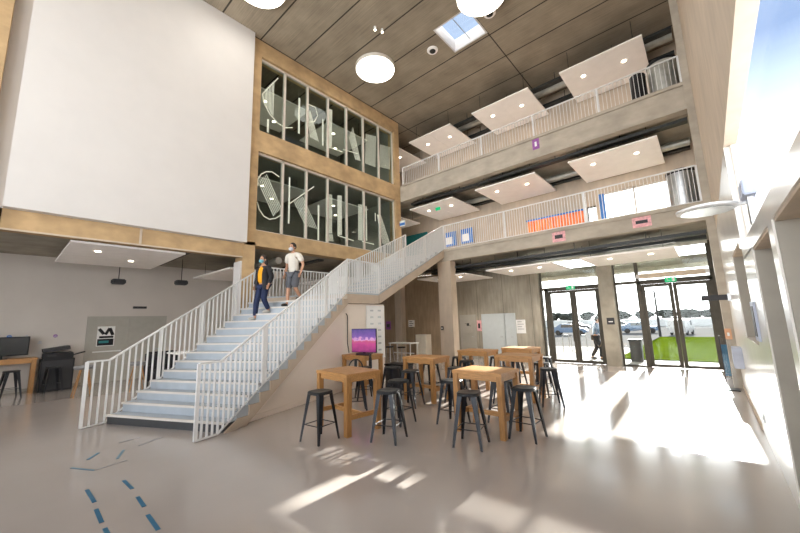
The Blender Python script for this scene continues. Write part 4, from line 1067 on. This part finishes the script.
def person(label, loc, rz, pose, wear):
    t = thing('person', label, 'person', loc, rz)
    J = pose   # dict of joints
    nodes = []; edges = []
    def nd(p, r, r2=None): nodes.append((p[0], p[1], p[2], r, r2 or r)); return len(nodes)-1
    pel = nd(J['pelvis'], .125, .10); wa = nd(J['waist'], .115, .085); ch = nd(J['chest'], .145, .10); sh = nd(J['neck0'], .10, .075); nk = nd(J['neck'], .048); hd = nd(J['head0'], .05)
    edges += [(pel, wa), (wa, ch), (ch, sh), (sh, nk), (nk, hd)]
    for s in 'LR':
        a = nd(J['sh'+s], .06); b_ = nd(J['el'+s], .042); w = nd(J['wr'+s], .028)
        edges += [(sh, a), (a, b_), (b_, w)]
        hand(nodes, edges, w, Vector(J['wr'+s])-Vector(J['el'+s]), 1 if s == 'L' else -1)
        h = nd(J['hip'+s], .088); k = nd(J['kn'+s], .058); an = nd(J['an'+s], .04); to = nd(J['to'+s], .038, .026)
        edges += [(pel, h), (h, k), (k, an), (an, to)]
    body = skin('body', nodes, edges, M['skin'], t)
    m = MB(); head_mesh(m, J['head']); hm = m.build('tmp', M['skin'], smooth=True)
    # join head into the body mesh (one continuous figure object)
    bm = bmesh.new(); bm.from_mesh(body.data); bm.from_mesh(hm.data); bm.to_mesh(body.data); bm.free()
    for p in body.data.polygons: p.use_smooth = True
    bpy.data.objects.remove(hm)
    c = J['head']
    wear(t, J, c)
    return t
def garment(name, mt, t, chain, edges, sub=2, root=0): return skin(name, chain, edges, mt, t, sub, root)
def eyes(t, c):
    m = MB()
    for s in (-1, 1): blob(m, (c[0]+s*.03, c[1]-.085, c[2]+.012), (.011, .007, .007), 8, 6)
    m.build('eyes', M['hair'], t, smooth=True)
def facemask(t, c, mt):
    m = MB()
    def f(p, d): return p
    blob(m, (c[0], c[1]-.055, c[2]-.052), (.064, .066, .055), 16, 10); m.build('face_mask', mt, t, smooth=True)
def cap_hair(m, c, long=False):
    blob(m, (c[0], c[1]+.018, c[2]+.03), (.086, .1, .108), 18, 12, lambda p, d: p if not (d.y < -.35 and d.z < .5) else Vector((p.x, c[1]-.045, p.z)))
    if long: blob(m, (c[0], c[1]+.06, c[2]-.1), (.105, .06, .17), 16, 10)

# woman in black jacket, stepping down
UD = RUN.normalized(); rzW = math.atan2(UD.x, -UD.y)+PI  # local -y looks down the stair
rzW = math.atan2(-UD.x, UD.y)
zA = 12*rh; zB = 11*rh
zA = 12*rh; zB = 11*rh; pw = P(11.4, .70); oz = zB
dz = zA-zB
jw = dict(pelvis=(0, .02, .93), waist=(0, .01, 1.06), chest=(0, 0, 1.25), neck0=(0, .01, 1.4), neck=(0, 0, 1.48), head0=(0, -.01, 1.55), head=(0, -.02, 1.61),
          shL=(.17, 0, 1.38), shR=(-.17, 0, 1.38), elL=(.25, .06, 1.13), elR=(-.25, .05, 1.13), wrL=(.24, -.03, .92), wrR=(-.26, -.02, .92),
          hipL=(.085, .02, .88), hipR=(-.085, .02, .88), knL=(.1, -.06, .56), knR=(-.11, -.1, .48), anL=(.1, .12, .08+dz), anR=(-.12, -.12, .07), toL=(.11, -.03, .035+dz), toR=(-.14, -.27, .03))
def wear_w(t, J, c):
    eyes(t, c); facemask(t, c, M['mask'])
    m = MB(); cap_hair(m, c, True); m.build('hair', M['hair'], t, smooth=True)
    # trousers
    n = [(0, .02, .95, .14, .115), (*J['hipL'], .105), (*J['knL'], .078), (J['anL'][0], J['anL'][1], J['anL'][2]+.03, .06), (*J['hipR'], .105), (*J['knR'], .078), (J['anR'][0], J['anR'][1], J['anR'][2]+.03, .06)]
    skin('trousers', n, [(0, 1), (1, 2), (2, 3), (0, 4), (4, 5), (5, 6)], M['navy'], t)
    n = [(0, -.02, .95, .14, .12), (0, -.025, 1.1, .13, .115), (0, -.03, 1.26, .14, .12), (0, -.01, 1.38, .1, .09), (0, -.005, 1.43, .06, .06)]
    skin('top', n, [(i, i+1) for i in range(4)], M['yellow'], t)
    # open jacket: back + two front panels + sleeves
    n = [(0, .05, .82, .20, .10), (0, .05, 1.05, .175, .10), (0, .045, 1.27, .175, .105), (0, .03, 1.41, .12, .08),
         (*J['shL'], .085), (*J['elL'], .07), (J['wrL'][0], J['wrL'][1], J['wrL'][2]+.02, .055), (*J['shR'], .085), (*J['elR'], .07), (J['wrR'][0], J['wrR'][1], J['wrR'][2]+.02, .055)]
    jk = skin('jacket', n, [(0, 1), (1, 2), (2, 3), (3, 4), (4, 5), (5, 6), (3, 7), (7, 8), (8, 9)], M['jacket'], t)
    for s in (-1, 1):
        nn_ = [(s*.17, -.02, .78, .07, .11), (s*.15, -.06, 1.0, .055, .1), (s*.135, -.07, 1.22, .05, .085), (s*.1, -.03, 1.39, .05, .06)]
        skin('jacket_front', nn_, [(0, 1), (1, 2), (2, 3)], M['jacket'], jk)
    for s in 'LR':
        a, b_ = J['an'+s], J['to'+s]; zf = b_[2]-.03
        m = MB(); blob(m, ((a[0]+b_[0])/2, (a[1]+b_[1])/2-.005, zf+.045), (.05, .13, .05), 14, 8, lambda p, d: Vector((p.x, p.y, max(p.z, zf+.002)))); m.build('shoe', M['shoe'], t, smooth=True)
W1 = person('person in black jacket, yellow top, navy trousers and blue mask walking down the stair', (pw.x, pw.y, oz), rzW, jw, wear_w)

zA = 14*rh; zB = 13*rh; dz = zA-zB; pm = P(13.3, .50); oz = zB
jm = dict(pelvis=(0, .02, .93), waist=(0, .01, 1.06), chest=(0, 0, 1.27), neck0=(0, .01, 1.42), neck=(0, -.01, 1.5), head0=(0, -.03, 1.57), head=(0, -.045, 1.63),
          shL=(.2, 0, 1.4), shR=(-.2, 0, 1.4), elL=(.29, .07, 1.14), elR=(-.28, .06, 1.14), wrL=(.28, -.03, .9), wrR=(-.3, .0, .9),
          hipL=(.09, .02, .88), hipR=(-.09, .02, .88), knL=(.11, -.05, .53), knR=(-.11, -.06, .52), anL=(.11, .1, .08+dz), anR=(-.12, -.08, .07), toL=(.12, -.04, .035+dz), toR=(-.14, -.22, .03))
jm['anL'] = (.11, .2, .08+dz); jm['toL'] = (.12, .06, .035+dz)
def wear_m(t, J, c):
    eyes(t, c); facemask(t, c, M['maskw'])
    m = MB(); cap_hair(m, c); m.build('hair', M['hair'], t, smooth=True)
    k = lambda s: tuple(Vector(J['hip'+s]).lerp(Vector(J['kn'+s]), 1.12))
    n = [(0, .02, .95, .155, .125), (*J['hipL'], .115), (*k('L'), .1), (*J['hipR'], .115), (*k('R'), .1)]
    skin('shorts', n, [(0, 1), (1, 2), (0, 3), (3, 4)], M['shorts'], t)
    e = lambda s: tuple(Vector(J['sh'+s]).lerp(Vector(J['el'+s]), .75))
    n = [(0, .015, .90, .165, .13), (0, .01, 1.08, .155, .125), (0, 0, 1.28, .175, .13), (0, .01, 1.43, .11, .085), (*J['shL'], .085), (*e('L'), .078), (*J['shR'], .085), (*e('R'), .078)]
    skin('t_shirt', n, [(0, 1), (1, 2), (2, 3), (3, 4), (4, 5), (3, 6), (6, 7)], M['tee'], t)
    for s in 'LR':
        a, b_ = J['an'+s], J['to'+s]; zf = b_[2]-.03
        m = MB(); blob(m, ((a[0]+b_[0])/2, (a[1]+b_[1])/2-.005, zf+.045), (.052, .135, .05), 14, 8, lambda p, d: Vector((p.x, p.y, max(p.z, zf+.002)))); m.build('shoe', M['shoeb'], t, smooth=True)
    m = MB()
    m.slab3([(.1, -.14, 1.43), (.06, -.15, 1.44), (-.16, -.16, 1.02), (-.12, -.16, .98)], (0, -.012, 0))
W2 = person('person in a cream t-shirt and grey shorts with a white face mask coming down behind', (pm.x, pm.y, oz), rzW, jm, wear_m)
# person outside
jo = dict(pelvis=(0, .02, .93), waist=(0, .0, 1.06), chest=(0, -.04, 1.25), neck0=(0, -.06, 1.39), neck=(0, -.09, 1.46), head0=(0, -.11, 1.52), head=(0, -.13, 1.58),
          shL=(.18, -.05, 1.36), shR=(-.18, -.05, 1.36), elL=(.24, -.04, 1.1), elR=(-.24, -.1, 1.1), wrL=(.24, -.1, .88), wrR=(-.2, -.22, .92),
          hipL=(.09, .02, .88), hipR=(-.09, .02, .88), knL=(.14, -.02, .48), knR=(-.1, -.14, .49), anL=(.18, .2, .08), anR=(-.12, -.1, .08), toL=(.19, .06, .035), toR=(-.13, -.24, .035))
def wear_o(t, J, c):
    eyes(t, c); m = MB(); cap_hair(m, c); m.build('hair', M['hair'], t, smooth=True)
    n = [(0, .02, .95, .15, .12), (*J['hipL'], .11), (*J['knL'], .085), (J['anL'][0], J['anL'][1], J['anL'][2]+.02, .065), (*J['hipR'], .11), (*J['knR'], .085), (J['anR'][0], J['anR'][1], J['anR'][2]+.02, .065)]
    skin('trousers', n, [(0, 1), (1, 2), (2, 3), (0, 4), (4, 5), (5, 6)], M['jacket'], t)
    n = [(0, .02, .92, .155, .125), (0, .0, 1.08, .15, .12), (0, -.04, 1.26, .17, .125), (0, -.06, 1.4, .11, .085), (*J['shL'], .08), (*J['elL'], .065), (J['wrL'][0], J['wrL'][1], J['wrL'][2]+.03, .05), (*J['shR'], .08), (*J['elR'], .065), (J['wrR'][0], J['wrR'][1], J['wrR'][2]+.03, .05)]
    skin('sweater', n, [(0, 1), (1, 2), (2, 3), (3, 4), (4, 5), (5, 6), (3, 7), (7, 8), (8, 9)], M['carb'], t)
    for s in 'LR':
        a, b_ = J['an'+s], J['to'+s]
        m = MB(); blob(m, ((a[0]+b_[0])/2, (a[1]+b_[1])/2-.005, .05), (.052, .135, .05), 14, 8, lambda p, d: Vector((p.x, p.y, max(p.z, .004)))); m.build('shoe', M['shoeb'], t, smooth=True)
W3 = person('person in dark trousers walking outside the left-hand glass doors', (-3.55, 15.9, 0), PI/2+.3, jo, wear_o)

# ------------------------------------------------------------------ outdoors
sbox('ground_paving', M['pave'], -60, 30, YW+.1, 22, -.25, -.0)
sbox('ground_road', M['asphalt'], -140, 90, 22, 200, -.3, -.03)
tag(MB().box(-3.0, 22, 16.6, 33, -.1, .03).build('lawn', M['grass']), 'green lawn outside the right-hand glass doors', 'lawn')['kind'] = 'stuff'
def car(x, y, rz, mt, lab, van=False):
    c_ = thing('car', lab, 'van' if van else 'car', (x, y, -.03), rz); c_.scale = (.72 if not van else .6,)*3
    L_, W_, H_ = (4.9, 1.9, 2.1) if van else (4.2, 1.75, 1.45)
    if van: prof = [(-2.4, .35), (2.4, .35), (2.45, .8), (2.2, 1.1), (1.5, 1.25), (1.0, 2.0), (.8, 2.1), (-2.35, 2.1), (-2.42, 1.9)]
    else: prof = [(-2.1, .35), (2.1, .35), (2.12, .65), (1.9, .82), (1.1, .95), (.45, 1.4), (.2, 1.45), (-1.0, 1.45), (-1.6, 1.05), (-2.05, .95), (-2.12, .7)]
    MB().slab3([(px, -W_/2, pz) for px, pz in prof], (0, W_, 0)).build('body', mt, c_, bevel=.04)
    w_ = [(-.9 if not van else .2, 1.0 if not van else 1.3), (.95 if not van else 1.35, 1.0 if not van else 1.3), (.42 if not van else .95, 1.36 if not van else 1.9), (-.85 if not van else .2, 1.36 if not van else 1.9)]
    for s in (-1, 1): MB().slab3([(px, s*W_/2, pz) for px, pz in w_], (0, s*.01, 0)).build('window', M['carwin'], c_)
    for wx in (-1.35, 1.35):
        for s in (-1, 1):
            m = MB(); m.tube([(wx, s*(W_/2-.2), .32), (wx, s*(W_/2+.01), .32)], .32, 18); m.build('wheel', M['tyre'], c_)
cars = [(-1.9, 37.5, 1.4, 'carw', 'white van parked beyond the lawn, left of the door post', True), (.9, 38.5, 1.5, 'carw', 'white van parked beyond the lawn, right of the door post', True),
        (3.6, 39, 1.6, 'card', 'dark car parked beyond the lawn behind the right door leaf', False), (6.2, 39, 1.5, 'carw', 'silver white car parked at the right end of the lawn', False),
        (-5.2, 40, .2, 'carb', 'blue car parked beyond the lamp post', False), (-7.8, 47, .1, 'carw', 'white car parked far behind the lawn', False),
        (-10.2, 36, .1, 'carb', 'blue car parked behind the walking person', False), (-15.4, 38, .15, 'carw', 'white car parked left of the walking person', False),
        (-17.5, 42, .1, 'carg', 'green van parked outside the left-hand glass doors', True), (-12.4, 46.5, .1, 'card', 'dark car parked behind the white one outside the left doors', False)]
for x, y, rz, mt, lab, van in cars: car(x, y, rz, M[mt], lab, van)
lp = thing('street_lamp', 'tall street lamp on the lawn outside the right-hand glass doors', 'street lamp', (-3.05, 33.6, 0))
MB().tube([(-3.05, 33.6, 0), (-3.05, 33.6, 3.5)], [.09, .06], 10).build('pole', M['plastic'], lp, True); MB().bar((-3.05, 33.6, 3.5), (-4.05, 33.6, 3.56), .14, .09).build('lamp_head', M['plastic'], lp, True)
struct(MB().box(-6.5, 2.5, YW+.31, YW+1.95, 3.36, 3.62).build('ceiling_porch', M['soffit']))
for x in (-6.3, 2.3): sbox('column_porch', M['soffit'], x-.08, x+.08, YW+1.75, YW+1.9, 0, 3.36)
# far hall roofs (white band) and trees
tag(MB().box(-75, 35, 62, 63, -.03, 1.0).build('boundary_wall', M['hall']), 'long low white wall across the far side of the car park', 'wall')
def tree(x, y, h, lab, i):
    t = thing('tree', lab, 'tree', (x, y, 0), 0, 'trees on the skyline')
    MB().tube([(x, y, 0), (x, y, h*.5)], [.3, .2], 7).build('trunk', M['bark'], t, True)
    m = MB(); rr = random.Random(i)
    for k in range(9):
        a = rr.uniform(0, 2*PI); r_ = rr.uniform(0, h*.5)
        blob(m, (x+r_*math.cos(a), y+r_*math.sin(a), h*.35+rr.uniform(0, h*.3)), (h*.42, h*.3, h*.2), 9, 6, lambda p, d: p+d*rr.uniform(-.25, .25))
    m.build('crown', M['treeA'], t, True)
tn = 0
for i in range(28):
    x = -96+i*4.6; tree(x, 112+random.uniform(-2, 2), random.uniform(3.0, 3.9), 'grey-green tree in the row along the skyline outside the glass doors', i)
# bike racks outside the left doors
for i, x in enumerate((-5.6, -5.2, -4.8)):
    r = tag(MB().tube([(x-.0, 18.4, 0), (x, 18.4, .75), (x+.05, 18.6, .82), (x+.1, 18.9, .82), (x+.1, 19.1, .75), (x+.1, 19.1, 0)], .025, 8).build('bicycle_rack', M['greyTape']), 'grey metal bicycle hoop outside the left-hand glass doors, %s' % ('left of three', 'middle of three', 'right of three')[i], 'bicycle rack', 'bicycle hoops')
bn = thing('litter_bin', 'grey litter bin outside the narrow window beside the pillar', 'bin', (-2.25, 15.9, 0))
MB().box(-2.42, -2.05, 15.75, 16.1, 0, .75).build('body', M['darkgrey'], bn, True); MB().box(-2.44, -2.03, 15.73, 16.12, .75, .82).build('lid', M['plastic'], bn, True)

# ------------------------------------------------------------------ light
w = bpy.data.worlds.new('World'); SC.world = w; w.use_nodes = True
N = w.node_tree.nodes; L = w.node_tree.links; bg = N['Background']
tc = N.new('ShaderNodeTexCoord'); sp = N.new('ShaderNodeSeparateXYZ'); L.new(tc.outputs['Generated'], sp.inputs[0])
r = N.new('ShaderNodeValToRGB'); e = r.color_ramp.elements
e[0].position = 0.0; e[0].color = (1, 1, 1, 1); e[1].position = 1; e[1].color = (.07, .09, .13, 1)
for p_, c_ in ((.22, (1, 1, 1, 1)), (.37, (.17, .20, .235, 1)), (.5, (.058, .082, .13, 1)), (.7, (.078, .10, .135, 1))):
    x = e.new(p_); x.color = c_
L.new(sp.outputs[2], r.inputs[0]); L.new(r.outputs[0], bg.inputs[0]); bg.inputs[1].default_value = 3.6
sd = bpy.data.lights.new('sun', 'SUN'); sd.energy = 15.0; sd.angle = math.radians(.7); sd.color = (1, .96, .90)
so_ = bpy.data.objects.new('sun', sd); COL.objects.link(so_)
dirv = Vector((.03, -1, -.315)); so_.rotation_euler = dirv.to_track_quat('-Z', 'Y').to_euler(); so_.location = (0, 30, 20)
# ------------------------------------------------------------------ camera
cd = bpy.data.cameras.new('camera'); cam = bpy.data.objects.new('camera', cd); COL.objects.link(cam)
cd.sensor_width = 36; cd.lens = 347.7/800*36; cd.clip_start = .02; cd.clip_end = 600
right = Vector((.7492, .6617, -.0289)); down = Vector((-.1239, .0973, -.9875)); fwd = Vector((-.6506, .7434, .1549))
Rm = Matrix((right, -down, -fwd)).transposed()
cam.matrix_world = Matrix.Translation((0, 0, 1.75)) @ Rm.to_4x4()
SC.camera = cam
SC.view_settings.view_transform = 'Standard'; SC.view_settings.look = 'None'; SC.view_settings.gamma = 1
SC.view_settings.exposure = 1.05
SC.cycles.max_bounces = 10; SC.cycles.diffuse_bounces = 5; SC.cycles.transparent_max_bounces = 16; SC.cycles.caustics_reflective = False
SC.cycles.sample_clamp_indirect = 8
try: SC.cycles.use_denoising = True
except Exception: pass
